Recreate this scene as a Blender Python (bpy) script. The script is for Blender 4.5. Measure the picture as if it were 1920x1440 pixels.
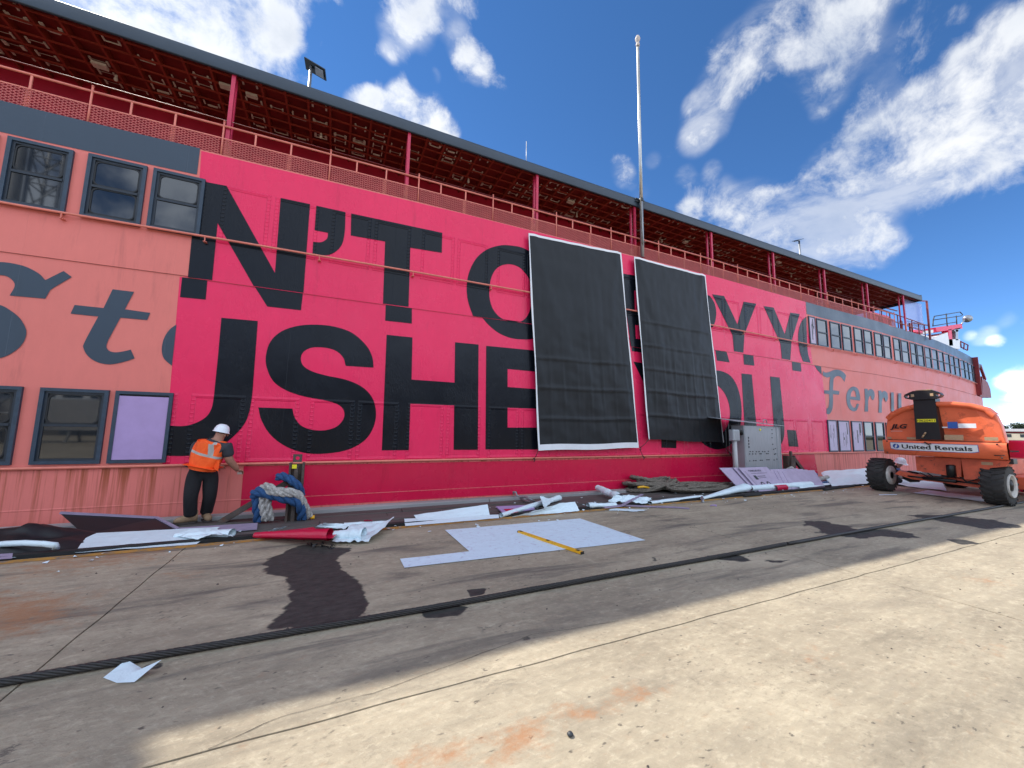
import bpy, bmesh, math, random
import numpy as np
from mathutils import Vector, Matrix
from mathutils.geometry import tessellate_polygon

for o in list(bpy.data.objects): bpy.data.objects.remove(o)
random.seed(7)
scene = bpy.context.scene
COL = scene.collection

# ------------------------------------------------------------------ camera
# rows: world X (along the ferry), Y (towards the ferry), Z (up) in camera axes (right, down, forward)
R = np.array([[0.90781454, 0.06391307, 0.41447302],
              [-0.41899516, 0.09634718, 0.90286227],
              [0.01777139, -0.99329368, 0.11424464]])
CAMH = 1.6
cam = bpy.data.cameras.new('camera'); camo = bpy.data.objects.new('camera', cam); COL.objects.link(camo)
cam.sensor_width = 36.0; cam.lens = 13.5; cam.clip_start = 0.05; cam.clip_end = 6000
mw = Matrix.Identity(4)
for i in range(3):
    mw[i][0] = R[i, 0]; mw[i][1] = -R[i, 1]; mw[i][2] = -R[i, 2]
mw[2][3] = CAMH
camo.matrix_world = mw
scene.camera = camo
scene.render.resolution_x = 1024; scene.render.resolution_y = 768

# measuring helpers: a sight line of the photograph met with a real plane of the place
def ray(px, py): return R @ np.array([px - 960., py - 720., 720.])
def G(px, py, z=0.0):
    d = ray(px, py); t = (z - CAMH) / d[2]; return Vector((t*d[0], t*d[1], z))
def P(px, py, Y):
    d = ray(px, py); t = Y / d[1]; return Vector((t*d[0], Y, CAMH + t*d[2]))
def PX(px, py, X):
    d = ray(px, py); t = X / d[0]; return Vector((X, t*d[1], CAMH + t*d[2]))

# ------------------------------------------------------------------ light
SUN = Vector((-0.8, 1.0, 1.52)).normalized()      # towards the sun
EL = math.asin(SUN.z); AZ = math.atan2(SUN.x, SUN.y)
sl = bpy.data.lights.new('sun', 'SUN'); sl.energy = 2.2; sl.angle = math.radians(0.6); sl.color = (1.0, 0.965, 0.87)
so = bpy.data.objects.new('sun', sl); COL.objects.link(so)
so.rotation_euler = SUN.to_track_quat('Z', 'Y').to_euler()
so.location = (0, 0, 60)
vs = scene.view_settings
vs.view_transform = 'Standard'; vs.look = 'None'; vs.gamma = 1; vs.exposure = 1.52; vs.use_curve_mapping = False

# ---- node building helper
class NT:
    def __init__(s, tree): s.t = tree
    def n(s, typ, **kw):
        nd = s.t.nodes.new(typ)
        for k, v in kw.items(): setattr(nd, k, v)
        return nd
    def put(s, sock, v):
        if isinstance(v, bpy.types.NodeSocket): s.t.links.new(v, sock)
        elif v is not None: sock.default_value = v
    def m(s, op, a, b=None, c=None, clamp=False):
        nd = s.n('ShaderNodeMath', operation=op, use_clamp=clamp)
        s.put(nd.inputs[0], a); s.put(nd.inputs[1], b); s.put(nd.inputs[2], c)
        return nd.outputs[0]
    def v(s, op, a, b=None):
        nd = s.n('ShaderNodeVectorMath', operation=op)
        s.put(nd.inputs[0], a)
        if b is not None: s.put(nd.inputs[1], b)
        return nd.outputs['Value'] if op in ('DOT_PRODUCT', 'LENGTH', 'DISTANCE') else nd.outputs[0]
    def mr(s, x, a, b, c=0.0, d=1.0, smooth=False):
        nd = s.n('ShaderNodeMapRange'); nd.clamp = True
        if smooth: nd.interpolation_type = 'SMOOTHSTEP'
        s.put(nd.inputs['Value'], x); s.put(nd.inputs['From Min'], a); s.put(nd.inputs['From Max'], b)
        s.put(nd.inputs['To Min'], c); s.put(nd.inputs['To Max'], d)
        return nd.outputs[0]
    def noise(s, vec, scale, detail=4, rough=.5, dist=0.0):
        nd = s.n('ShaderNodeTexNoise'); s.put(nd.inputs['Vector'], vec)
        nd.inputs['Scale'].default_value = scale; nd.inputs['Detail'].default_value = detail
        nd.inputs['Roughness'].default_value = rough; nd.inputs['Distortion'].default_value = dist
        return nd.outputs['Fac']
    def mix(s, f, a, b, blend='MIX'):
        nd = s.n('ShaderNodeMix', data_type='RGBA', blend_type=blend)
        s.put(nd.inputs[0], f); s.put(nd.inputs[6], a if isinstance(a, bpy.types.NodeSocket) else rgba(a))
        s.put(nd.inputs[7], b if isinstance(b, bpy.types.NodeSocket) else rgba(b))
        return nd.outputs[2]
    def sep(s, vec):
        nd = s.n('ShaderNodeSeparateXYZ'); s.put(nd.inputs[0], vec); return nd.outputs
    def comb(s, x, y, z):
        nd = s.n('ShaderNodeCombineXYZ'); s.put(nd.inputs[0], x); s.put(nd.inputs[1], y); s.put(nd.inputs[2], z); return nd.outputs[0]
def rgba(c): return (c[0], c[1], c[2], 1.0) if len(c) == 3 else c

# ---- sky: Nishita with broken fair-weather cloud
world = bpy.data.worlds.new('World'); scene.world = world; world.use_nodes = True
wt = world.node_tree; wt.nodes.clear(); N = NT(wt)
sky = N.n('ShaderNodeTexSky', sky_type='NISHITA'); sky.sun_disc = False
sky.sun_elevation = EL; sky.sun_rotation = AZ; sky.air_density = 0.75; sky.dust_density = 0.0; sky.ozone_density = 1.0; sky.altitude = 4000
SKYS = 0.098
dirv = N.n('ShaderNodeTexCoord').outputs['Generated']
dx, dy, dz = N.sep(dirv)
zc = N.m('ADD', N.m('MAXIMUM', dz, 0.0), 0.16)
plan = N.v('SCALE', dirv); plan.node.inputs['Scale'].default_value = 1.0
inv = N.m('DIVIDE', 1.0, zc); N.put(plan.node.inputs['Scale'], inv)
px_, py_, pz_ = N.sep(plan)
flat = N.comb(px_, py_, 0.37)
# where cloud stands: soft discs on the celestial sphere (photo x, photo y, radius in photo pixels, weight)
BL = [(200,-90,210,.60),(390,-10,120,.5),(470,40,80,.42),(530,60,42,.34),(480,105,30,.30),(560,20,30,.2),
 (770,10,55,.42),(850,0,60,.42),(735,70,40,.36),(718,112,26,.34),(790,55,40,.3),(862,85,34,.38),(885,125,40,.44),(925,145,42,.46),(985,158,20,.36),(1028,178,14,.26),(815,142,16,.28),(640,10,14,.2),
 (675,192,38,.50),(730,205,48,.54),(755,172,28,.46),(800,215,42,.52),(842,242,30,.50),
 (1155,315,34,.46),(1175,335,22,.3),(1222,300,18,.22),(1200,360,20,.12),
 (1355,150,50,.36),(1330,215,50,.46),(1305,258,34,.44),(1380,100,50,.34),(1460,60,75,.44),(1530,25,80,.44),(1545,100,70,.38),(1545,180,40,.40),(1532,222,20,.24),(1300,195,22,.3),(1640,5,45,.3),(1600,60,50,.3),(1650,110,60,.20),(1420,160,30,.25),
 (1285,330,20,.30),(1335,318,18,.32),(1330,370,44,.40),(1285,400,26,.40),(1400,400,56,.50),(1470,415,70,.55),(1550,390,80,.55),(1640,330,95,.52),(1590,450,70,.55),(1660,470,44,.50),(1555,310,50,.30),
 (1720,255,90,.50),(1800,185,90,.50),(1880,95,80,.55),(1900,220,100,.55),(1990,140,150,.55),(1825,300,60,.40),(1760,330,60,.38),(1650,220,60,.26),(1860,30,26,.30),(1800,30,20,.2),
 (1870,592,30,.26),(1840,630,24,.46),(1868,640,14,.42),(1810,628,14,.35),
 (1890,712,22,.40),(1930,722,44,.42),(1905,765,34,.34),(1960,790,70,.4),(1885,790,18,.25),
 (1040,60,230,-.34),(1060,240,150,-.34),(610,130,60,-.3),(1840,480,120,-.5),(1250,110,60,-.34),(1760,590,70,-.45),(1890,420,50,-.25),(1840,680,30,-.4),(940,30,50,-.25),(1420,230,40,-.3),(1480,260,50,-.25),(1740,90,40,-.15),(1720,520,60,-.3),(660,90,60,-.4),(790,150,26,-.3),(720,140,26,-.3),(600,60,40,-.25),(900,220,50,-.3),(1100,350,50,-.25)]
acc = None
for (bx, by, br, w) in BL:
    d0 = ray(bx, by); d0 = d0/np.linalg.norm(d0)
    a = ray(bx + br, by); b = ray(bx, by + br); c = ray(bx - br, by); e = ray(bx, by-br)
    ang = np.mean([math.acos(float(np.clip(d0 @ (q/np.linalg.norm(q)), -1, 1))) for q in (a, b, c, e)])
    dt = N.v('DOT_PRODUCT', dirv, (float(d0[0]), float(d0[1]), float(d0[2])))
    v = N.mr(dt, math.cos(ang*(1.40 if w > 0 else 1.45)), 1.0, 0.0, w, smooth=True)
    acc = v if acc is None else N.m('ADD', acc, v)
acc = N.m('MAXIMUM', N.m('MINIMUM', acc, 0.58), -.5)
wv = N.n('ShaderNodeTexNoise'); N.put(wv.inputs['Vector'], dirv); wv.inputs['Scale'].default_value = 5.0; wv.inputs['Detail'].default_value = 3
warp = N.v('ADD', dirv, N.v('SCALE', N.v('SUBTRACT', wv.outputs['Color'], (.5, .5, .5))))
warp.node.inputs[1].links[0].from_node.inputs['Scale'].default_value = .10
n1 = N.noise(warp, 8.0, 10, .66, .0)
n2 = N.noise(flat, 2.0, 5, .55, .3)
big = N.noise(flat, .55, 2, .5)
nn = N.m('ADD', N.m('ADD', N.m('MULTIPLY', n1, .62), N.m('MULTIPLY', n2, .22)), N.m('MULTIPLY', big, .16))
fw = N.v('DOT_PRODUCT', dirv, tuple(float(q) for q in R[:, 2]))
acc = N.m('ADD', acc, N.mr(fw, .42, -.05, 0, .60, smooth=True))     # unseen cloud deck added behind the camera to fill the shade
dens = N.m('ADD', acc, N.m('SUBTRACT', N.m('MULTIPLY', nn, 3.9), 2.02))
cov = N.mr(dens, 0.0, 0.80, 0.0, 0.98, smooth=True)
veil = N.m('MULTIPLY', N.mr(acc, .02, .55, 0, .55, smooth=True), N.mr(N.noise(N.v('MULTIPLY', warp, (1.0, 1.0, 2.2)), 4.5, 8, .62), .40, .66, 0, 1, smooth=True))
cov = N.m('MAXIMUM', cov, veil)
# self-shadow of the cloud: thicker towards the sun means darker here
sun_off = N.v('ADD', warp, (SUN.x*.05, SUN.y*.05, SUN.z*.05))
n3 = N.noise(sun_off, 5.0, 3, .52, .0); n4 = N.noise(warp, 5.0, 3, .52, .0)
shade = N.mr(N.m('ADD', N.m('MULTIPLY', N.m('SUBTRACT', n3, n4), 1.3), N.m('MULTIPLY', dens, .30)), 0.05, 0.50, 0.0, 1.0, smooth=True)
sund = N.v('DOT_PRODUCT', dirv, (SUN.x, SUN.y, SUN.z))
fwd = N.mr(sund, 0.70, 0.98, 0.0, 1.0, smooth=True)
ccol = N.mix(shade, (0.355, 0.362, 0.372), (0.245, 0.268, 0.305))
ccol = N.mix(N.m('MAXIMUM', N.mr(sund, .05, -.5, 0, 1, smooth=True), N.mr(fw, .30, -.45, 0, .62, smooth=True)), ccol, N.mix(shade, (.78, .90, 1.08), (.66, .77, .94)))   # front-lit away from the sun; brightened behind the camera as added fill
ccol = N.mix(fwd, ccol, N.mix(shade, (.40, .41, .42), (.27, .29, .325)))
hs = N.n('ShaderNodeHueSaturation'); hs.inputs['Saturation'].default_value = 1.22; hs.inputs['Value'].default_value = 1.0
wt.links.new(sky.outputs[0], hs.inputs['Color'])
cs = N.v('SCALE', ccol); cs.node.inputs['Scale'].default_value = 1.0/SKYS
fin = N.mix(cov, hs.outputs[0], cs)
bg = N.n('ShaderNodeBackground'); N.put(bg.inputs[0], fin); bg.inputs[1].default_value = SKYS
wo = N.n('ShaderNodeOutputWorld'); wt.links.new(bg.outputs[0], wo.inputs[0])

# ------------------------------------------------------------------ mesh helpers
def link(name, me, mat=None, parent=None, kind=None):
    o = bpy.data.objects.new(name, me); COL.objects.link(o)
    if mat is not None and me is not None and not me.materials: me.materials.append(mat)
    if parent is not None: o.parent = parent
    if kind: o['kind'] = kind
    return o
def tag(o, label, cat, group=None):
    o['label'] = label; o['category'] = cat
    if group: o['group'] = group
    return o
def empty(name, loc, label, cat, group=None, rotz=0):
    o = bpy.data.objects.new(name, None); COL.objects.link(o); o.location = loc; o.rotation_euler = (0, 0, rotz)
    o.empty_display_size = .2
    return tag(o, label, cat, group)
def wloc(o):
    v = Vector((0, 0, 0))
    while o is not None:
        v = v + Vector(o.location); o = o.parent
    return v
class MB:
    """collects shapes in world coordinates; build() links them as one mesh object"""
    def __init__(s): s.v = []; s.f = []; s.sm = []
    def add(s, vs, fs, smooth=False):
        k = len(s.v); s.v += [tuple(p) for p in vs]
        for f in fs: s.f.append(tuple(i + k for i in f)); s.sm.append(smooth)
        return s
    def box(s, a, b):
        (x0, y0, z0), (x1, y1, z1) = a, b
        vs = [(x0,y0,z0),(x1,y0,z0),(x1,y1,z0),(x0,y1,z0),(x0,y0,z1),(x1,y0,z1),(x1,y1,z1),(x0,y1,z1)]
        return s.add(vs, [(0,3,2,1),(4,5,6,7),(0,1,5,4),(1,2,6,5),(2,3,7,6),(3,0,4,7)])
    def cbox(s, a, b, c=.01):
        """box with chamfered edges"""
        bm = bmesh.new(); bmesh.ops.create_cube(bm, size=1)
        for v in bm.verts: v.co = Vector(((a[0]+b[0])/2 + v.co.x*(b[0]-a[0]), (a[1]+b[1])/2 + v.co.y*(b[1]-a[1]), (a[2]+b[2])/2 + v.co.z*(b[2]-a[2])))
        bmesh.ops.bevel(bm, geom=bm.edges[:], offset=c, segments=2, affect='EDGES', profile=.5)
        bm.verts.index_update()
        s.add([v.co for v in bm.verts], [[v.index for v in f.verts] for f in bm.faces]); bm.free(); return s
    def bar(s, p0, p1, w, h=None, up=(0, 0, 1)):
        """square bar from p0 to p1"""
        h = h or w; p0 = Vector(p0); p1 = Vector(p1); d = (p1-p0).normalized(); up = Vector(up)
        if abs(d.dot(up)) > .98: up = Vector((0, 1, 0))
        x = d.cross(up).normalized(); y = x.cross(d).normalized()
        vs = []
        for p in (p0, p1):
            for sx, sy in ((-1,-1),(1,-1),(1,1),(-1,1)): vs.append(p + x*(w/2*sx) + y*(h/2*sy))
        return s.add(vs, [(0,1,2,3),(7,6,5,4),(0,4,5,1),(1,5,6,2),(2,6,7,3),(3,7,4,0)])
    def tube(s, pts, r, n=8, cap=True, smooth=True, twist=0):
        pts = [Vector(p) for p in pts]; m = len(pts); rs = r if isinstance(r, (list, tuple)) else [r]*m
        prev = None; k = len(s.v)
        for i, p in enumerate(pts):
            d = (pts[min(i+1, m-1)] - pts[max(i-1, 0)])
            if d.length < 1e-9: d = Vector((0, 0, 1))
            d.normalize()
            if prev is None:
                u = Vector((0, 0, 1)) if abs(d.z) < .9 else Vector((1, 0, 0))
                x = d.cross(u).normalized()
            else:
                x = (prev - d*prev.dot(d))
                x = x.normalized() if x.length > 1e-6 else d.orthogonal().normalized()
            prev = x; y = d.cross(x)
            for j in range(n):
                a = 2*math.pi*j/n + twist*i
                s.v.append(tuple(p + x*(rs[i]*math.cos(a)) + y*(rs[i]*math.sin(a))))
        for i in range(m-1):
            for j in range(n):
                s.f.append((k+i*n+j, k+i*n+(j+1)%n, k+(i+1)*n+(j+1)%n, k+(i+1)*n+j)); s.sm.append(smooth)
        if cap:
            s.f.append(tuple(k+j for j in range(n))[::-1]); s.sm.append(False)
            s.f.append(tuple(k+(m-1)*n+j for j in range(n))); s.sm.append(False)
        return s
    def lathe(s, prof, c, axis='z', n=24, smooth=True):
        """prof: (radius, height) pairs about an axis through c"""
        k = len(s.v); m = len(prof)
        for (r, h) in prof:
            for j in range(n):
                a = 2*math.pi*j/n; q = (r*math.cos(a), r*math.sin(a), h)
                if axis == 'y': q = (q[0], q[2], q[1])
                if axis == 'x': q = (q[2], q[0], q[1])
                s.v.append((c[0]+q[0], c[1]+q[1], c[2]+q[2]))
        for i in range(m-1):
            for j in range(n):
                s.f.append((k+i*n+j, k+i*n+(j+1)%n, k+(i+1)*n+(j+1)%n, k+(i+1)*n+j)); s.sm.append(smooth)
        return s
    def prism(s, poly, off):
        """polygon (world points, in order) extruded by vector off"""
        n = len(poly); off = Vector(off); vs = [Vector(p) for p in poly] + [Vector(p) + off for p in poly]
        tri = tessellate_polygon([[Vector(p) for p in poly]])
        fs = [tuple(t) for t in tri] + [tuple(i + n for i in t[::-1]) for t in tri]
        fs += [(i, (i+1) % n, n+(i+1) % n, n+i) for i in range(n)]
        return s.add(vs, fs)
    def grid(s, fn, nu, nv, smooth=True):
        k = len(s.v)
        for i in range(nu+1):
            for j in range(nv+1): s.v.append(tuple(fn(i/nu, j/nv)))
        for i in range(nu):
            for j in range(nv):
                a = k+i*(nv+1)+j; s.f.append((a, a+nv+1, a+nv+2, a+1)); s.sm.append(smooth)
        return s
    def mesh(s, name, off=Vector((0, 0, 0)), recalc=True):
        me = bpy.data.meshes.new(name)
        me.from_pydata([(p[0]-off.x, p[1]-off.y, p[2]-off.z) for p in s.v], [], s.f)
        me.polygons.foreach_set('use_smooth', s.sm)
        if recalc:
            bm = bmesh.new(); bm.from_mesh(me); bmesh.ops.recalc_face_normals(bm, faces=bm.faces); bm.to_mesh(me); bm.free()
        me.update(); return me
    def build(s, name, mat, parent=None, kind=None, recalc=True):
        off = wloc(parent) if parent is not None else Vector((0, 0, 0))
        return link(name, s.mesh(name, off, recalc), mat, parent, kind)
def solo(name, mb, mat, loc, label, cat, group=None):
    """a thing that is one mesh, origin at loc"""
    loc = Vector(loc); o = link(name, mb.mesh(name, loc), mat); o.location = loc
    return tag(o, label, cat, group)
def structure(name, mb, mat, parent=None):
    o = mb.build(name, mat, parent)
    if parent is None: o['kind'] = 'structure'
    return o
def vnoise(p, seed=0):
    from mathutils import noise
    return noise.noise(Vector((p[0]+seed*13.7, p[1]-seed*7.3, p[2]+seed*3.1)))

# ------------------------------------------------------------------ materials
def mk(name, col, rough=.55, metal=0.0, var=.10, vs=3.0, bump=.0, bs=40., col2=None, c2amt=0.0, c2s=2.0, ior=1.5, coat=0.0, stretch=(1, 1, 1), rvar=0.0):
    m = bpy.data.materials.new(name); m.use_nodes = True; t = m.node_tree; b = t.nodes['Principled BSDF']; n = NT(t)
    pos = n.n('ShaderNodeNewGeometry').outputs['Position']
    ps = n.v('MULTIPLY', pos, stretch)
    f = n.noise(ps, vs, 6, .6)
    g = n.mr(f, .3, .7, 1-var, 1+var)
    c = n.v('SCALE', rgba(col)[:3]); n.put(c.node.inputs['Scale'], g)
    out = c
    if col2 is not None:
        f2 = n.noise(ps, c2s, 8, .65, .4)
        k = n.mr(f2, .62-c2amt*.3, .72-c2amt*.2, 0, 1, smooth=True)
        out = n.mix(k, out, col2)
    n.put(b.inputs['Base Color'], out)
    if rvar:
        rr = n.mr(n.noise(ps, vs*1.7, 5, .6), .3, .7, max(0.02, rough-rvar), rough+rvar); n.put(b.inputs['Roughness'], rr)
    else: b.inputs['Roughness'].default_value = rough
    b.inputs['Metallic'].default_value = metal; b.inputs['IOR'].default_value = ior; b.inputs['Coat Weight'].default_value = coat
    if bump:
        bn = n.n('ShaderNodeBump'); bn.inputs['Strength'].default_value = bump; bn.inputs['Distance'].default_value = .02
        n.put(bn.inputs['Height'], n.noise(ps, bs, 5, .6)); t.links.new(bn.outputs[0], b.inputs['Normal'])
    return m
M = {}
# painted steel plating: shallow dents, welds, covered window frames and rivets as relief under paint and vinyl
def plate(name, col, rough, relief=.0, rust=0.0, var=.06, dent=.35, ior=1.5, rrange=.08, grime=.35):
    m = bpy.data.materials.new(name); m.use_nodes = True; t = m.node_tree; b = t.nodes['Principled BSDF']; n = NT(t)
    pos = n.n('ShaderNodeNewGeometry').outputs['Position']; X, Y, Z = n.sep(pos)
    big = n.noise(pos, .9, 4, .55); fine = n.noise(n.v('MULTIPLY', pos, (1, 1, .35)), 9, 6, .62)
    g = n.mr(n.m('ADD', n.m('MULTIPLY', big, .6), n.m('MULTIPLY', fine, .4)), .3, .7, 1-var, 1+var)
    c = n.v('SCALE', tuple(col)); n.put(c.node.inputs['Scale'], g); out = c
    if rust:
        # runs of rust below the rubbing rail
        st = n.noise(n.v('MULTIPLY', pos, (13.0, 1, .35)), 1.0, 6, .65, .1)
        win = n.mr(X, -5.0, -4.2, 1.0, .22); win2 = n.mr(n.m('ABSOLUTE', n.m('SUBTRACT', X, -2.95)), .0, .55, .75, .0)
        amt = n.m('MAXIMUM', win, win2)
        msk = n.m('MULTIPLY', n.mr(n.m('ADD', st, n.m('MULTIPLY', amt, .13)), .50, .68, 0, 1.0, smooth=True), n.mr(Z, .0, .85, .35, 1.0))
        msk = n.m('MULTIPLY', msk, n.mr(Z, .86, .90, rust, 0))
        out = n.mix(msk, out, (.27, .062, .016))
        chips = n.mr(n.noise(pos, 26, 3, .7), .76, .78, 0, .8); chips = n.m('MULTIPLY', chips, n.mr(n.noise(pos, 1.3, 3, .6), .55, .65, 0, 1))
        out = n.mix(chips, out, (.16, .05, .03))
    gr = n.noise(n.v('MULTIPLY', pos, (3.2, 1, .45)), 1.3, 7, .68, .3)
    out = n.mix(n.mr(gr, .55, .78, 0, grime, smooth=True), out, tuple(q*.45 for q in col))
    sc = n.noise(n.v('MULTIPLY', pos, (.5, 1, 6)), 2.2, 6, .7); out = n.mix(n.mr(sc, .66, .74, 0, grime*.7), out, tuple(min(1, q*1.25+.02) for q in col))
    n.put(b.inputs['Base Color'], out)
    n.put(b.inputs['Roughness'], n.mr(n.noise(pos, 1.6, 5, .6), .3, .7, rough-rrange, rough+rrange)); b.inputs['IOR'].default_value = ior
    h = n.m('MULTIPLY', n.noise(n.v('MULTIPLY', pos, (1, 1, .8)), 1.1, 3, .5), .035*dent)
    h = n.m('ADD', h, n.m('MULTIPLY', fine, .0018))
    # vertical weld lines of the plating every 1.83 m
    fx = n.m('ABSOLUTE', n.m('SUBTRACT', n.m('FRACT', n.m('DIVIDE', n.m('ADD', X, 100.6), 1.83)), .5))
    h = n.m('ADD', h, n.mr(fx, 0, .004, .0022, 0))
    if relief:
        def frames(x0, w, gap, zc, hz):
            xl = n.m('MULTIPLY', n.m('FRACT', n.m('DIVIDE', n.m('SUBTRACT', X, x0-183.0), 1.83)), 1.83)
            r = None
            for c0 in (w/2, w*1.5+gap):
                d = n.m('MAXIMUM', n.m('SUBTRACT', n.m('ABSOLUTE', n.m('SUBTRACT', xl, c0)), w/2-.03), n.m('SUBTRACT', n.m('ABSOLUTE', n.m('SUBTRACT', Z, zc)), hz-.03))
                q = n.mr(n.m('ABSOLUTE', d), .022, .040, 1, 0, smooth=True); r = q if r is None else n.m('MAXIMUM', r, q)
            return r
        fr = n.m('MAXIMUM', frames(-4.09, .78, .08, 1.5, .59), frames(-3.96, .75, .08, 5.42, .56))
        pz = n.m('ABSOLUTE', n.m('SUBTRACT', n.m('FRACT', n.m('DIVIDE', Z, .075)), .5)); pxx = n.m('ABSOLUTE', n.m('SUBTRACT', n.m('FRACT', n.m('DIVIDE', X, .075)), .5))
        rv = n.m('MULTIPLY', n.mr(pz, .0, .22, 1, 0), fr)
        wr = n.m('MULTIPLY', n.m('SUBTRACT', n.noise(n.v('MULTIPLY', pos, (3, 1, 1)), 9, 4, .6, 1.0), .5), n.mr(n.noise(pos, 1.0, 2), .45, .62, .0, 1.0))
        h = n.m('ADD', h, n.m('MULTIPLY', fr, .010*relief)); h = n.m('ADD', h, n.m('MULTIPLY', rv, .006*relief)); h = n.m('ADD', h, n.m('MULTIPLY', wr, .008*relief))
    bn = n.n('ShaderNodeBump'); bn.inputs['Strength'].default_value = 1.0; bn.inputs['Distance'].default_value = 1.0
    n.put(bn.inputs['Height'], h); t.links.new(bn.outputs[0], b.inputs['Normal'])
    return m
M['salmon'] = plate('salmon_paint', (.72, .195, .165), .48, rust=.9, dent=.3, ior=1.33)
M['salmon_rail'] = mk('salmon_rail_paint', (.68, .195, .14), .45, var=.12, vs=8)
M['pink'] = plate('pink_vinyl', (.80, .024, .105), .27, relief=1.0, dent=.35, ior=1.36)
M['crimson'] = plate('crimson_vinyl', (.60, .008, .055), .25, relief=0.0, dent=.6, ior=1.42)
M['ink'] = plate('black_vinyl', (.006, .008, .013), .24, relief=1.0, dent=.35, var=.2, ior=1.30)
M['blue'] = plate('slate_blue_paint', (.026, .046, .073), .36, dent=.25)
M['fascia'] = mk('slate_fascia', (.025, .040, .060), .42, var=.12, vs=1.5, bump=.05, bs=8)
M['frame'] = mk('window_frame_blue', (.022, .042, .070), .45, var=.22, vs=14, bump=.15, bs=60)
M['sash'] = mk('dark_sash', (.012, .020, .032), .5, var=.2, vs=12)
M['meshred'] = mk('expanded_metal_paint', (.50, .10, .085), .5, var=.15, vs=8)
M['gasket'] = mk('rubber_gasket', (.008, .009, .011), .6)
M['glass'] = mk('dark_window_glass', (.012, .015, .019), .03, var=.3, vs=1, ior=1.75)
M['glassw'] = mk('bright_window_glass', (.02, .025, .03), .04, var=.3, vs=1, ior=1.65)
M['lavender'] = mk('lavender_foam_board', (.40, .28, .52), .7, var=.06, vs=5, bump=.25, bs=5)
M['lavender4'] = mk('pale_lavender_board', (.52, .45, .58), .7, var=.08, vs=6, bump=.2, bs=5)
M['lavender3'] = mk('dusty_lavender_foam', (.40, .33, .45), .75, var=.10, vs=6)
M['lavender2'] = mk('lavender_foam_edge', (.30, .24, .34), .8, var=.1, vs=8)
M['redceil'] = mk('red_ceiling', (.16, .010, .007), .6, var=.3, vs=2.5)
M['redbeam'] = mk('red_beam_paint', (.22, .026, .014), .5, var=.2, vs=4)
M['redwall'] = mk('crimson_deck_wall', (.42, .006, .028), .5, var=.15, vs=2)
M['redpost'] = mk('magenta_post_paint', (.52, .02, .07), .42, var=.12, vs=4)
M['darkred'] = mk('dark_red_paint', (.22, .03, .035), .5, var=.2, vs=3)
M['offwhite'] = mk('old_white_bracket', (.52, .43, .37), .6, var=.15, vs=20)
M['pole'] = mk('weathered_aluminium', (.50, .48, .45), .38, metal=.85, var=.15, vs=4)
M['steel'] = mk('grey_steel', (.33, .34, .36), .42, metal=.7, var=.15, vs=6)
M['dkmetal'] = mk('dark_metal', (.03, .035, .04), .5, var=.2, vs=8)
M['solar'] = mk('solar_panel', (.012, .02, .03), .25, var=.2)
M['white'] = mk('white_paint', (.78, .78, .77), .4, var=.04)
M['hotpink'] = mk('hot_pink_paint', (.85, .02, .09), .45, var=.06)
M['banner'] = mk('black_banner_cloth', (.009, .011, .014), .48, var=.15, vs=2, ior=1.38)
M['hem'] = mk('white_banner_hem', (.74, .75, .78), .6, var=.05)
M['paper'] = mk('white_backing_paper', (.68, .80, .85), .55, var=.04, vs=6, bump=.9, bs=7)
M['paperw'] = mk('marked_white_sheet', (.64, .77, .86), .6, var=.05, vs=9, col2=(.54, .59, .70), c2amt=.25, c2s=14)
M['redvinyl'] = mk('red_vinyl_sheet', (.52, .006, .045), .25, var=.05, vs=3)
M['blackplas'] = mk('black_plastic_sheet', (.006, .006, .008), .5, var=.2, vs=4)
M['yellow'] = mk('level_yellow', (.80, .42, .015), .4, var=.06, vs=20)
M['yellowline'] = mk('worn_yellow_paint', (.42, .21, .035), .8, var=.2, vs=6, col2=(.20, .16, .12), c2amt=.45, c2s=7)
M['timber'] = mk('wet_dark_timber', (.085, .072, .066), .75, var=.35, vs=3, bump=.6, bs=14, stretch=(.12, 1, 1))
M['greybeam'] = mk('weathered_grey_beam', (.30, .29, .29), .7, var=.22, vs=3, bump=.5, bs=12, stretch=(.15, 1, 1))
M['rubber'] = mk('black_rubber', (.014, .014, .014), .75, var=.3, vs=6, bump=.25, bs=50)
M['wirerope'] = mk('greasy_wire_rope', (.022, .019, .017), .55, var=.35, vs=30)
M['rusty'] = mk('rusty_dark_steel', (.075, .055, .045), .65, var=.35, vs=9, bump=.4, bs=40, col2=(.12, .05, .03), c2amt=.3, c2s=8)
M['ropeblue'] = mk('blue_rope', (.018, .075, .20), .8, var=.3, vs=30, bump=.8, bs=60)
M['ropewhite'] = mk('dirty_white_rope', (.42, .40, .37), .85, var=.45, vs=26, bump=.9, bs=60)
M['ropegrey'] = mk('grey_brown_rope', (.17, .145, .115), .9, var=.4, vs=25, bump=.9, bs=60)
M['cabinet'] = mk('galvanised_cabinet', (.36, .385, .41), .45, metal=.35, var=.10, vs=5, stretch=(4, 4, .5), bump=.05, bs=6)
M['pvc'] = mk('grey_pvc', (.42, .42, .42), .5, var=.1)
M['orange'] = mk('faded_orange_paint', (.82, .165, .070), .42, var=.12, vs=3, rvar=.1, ior=1.4, col2=(.60, .12, .055), c2amt=.2, c2s=6)
M['orange2'] = mk('chassis_orange_paint', (.60, .105, .046), .5, var=.2, vs=5, col2=(.10, .04, .03), c2amt=.15, c2s=9)
M['blackpaint'] = mk('black_machine_paint', (.008, .008, .009), .42, var=.2)
M['tyre'] = mk('dusty_tyre', (.035, .033, .031), .85, var=.4, vs=6, bump=.3, bs=50)
M['rim'] = mk('dirty_white_rim', (.55, .52, .48), .55, var=.25, vs=9)
M['decalw'] = mk('white_decal', (.72, .73, .75), .4, var=.05)
M['decalink'] = mk('black_decal', (.012, .012, .014), .4)
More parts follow.
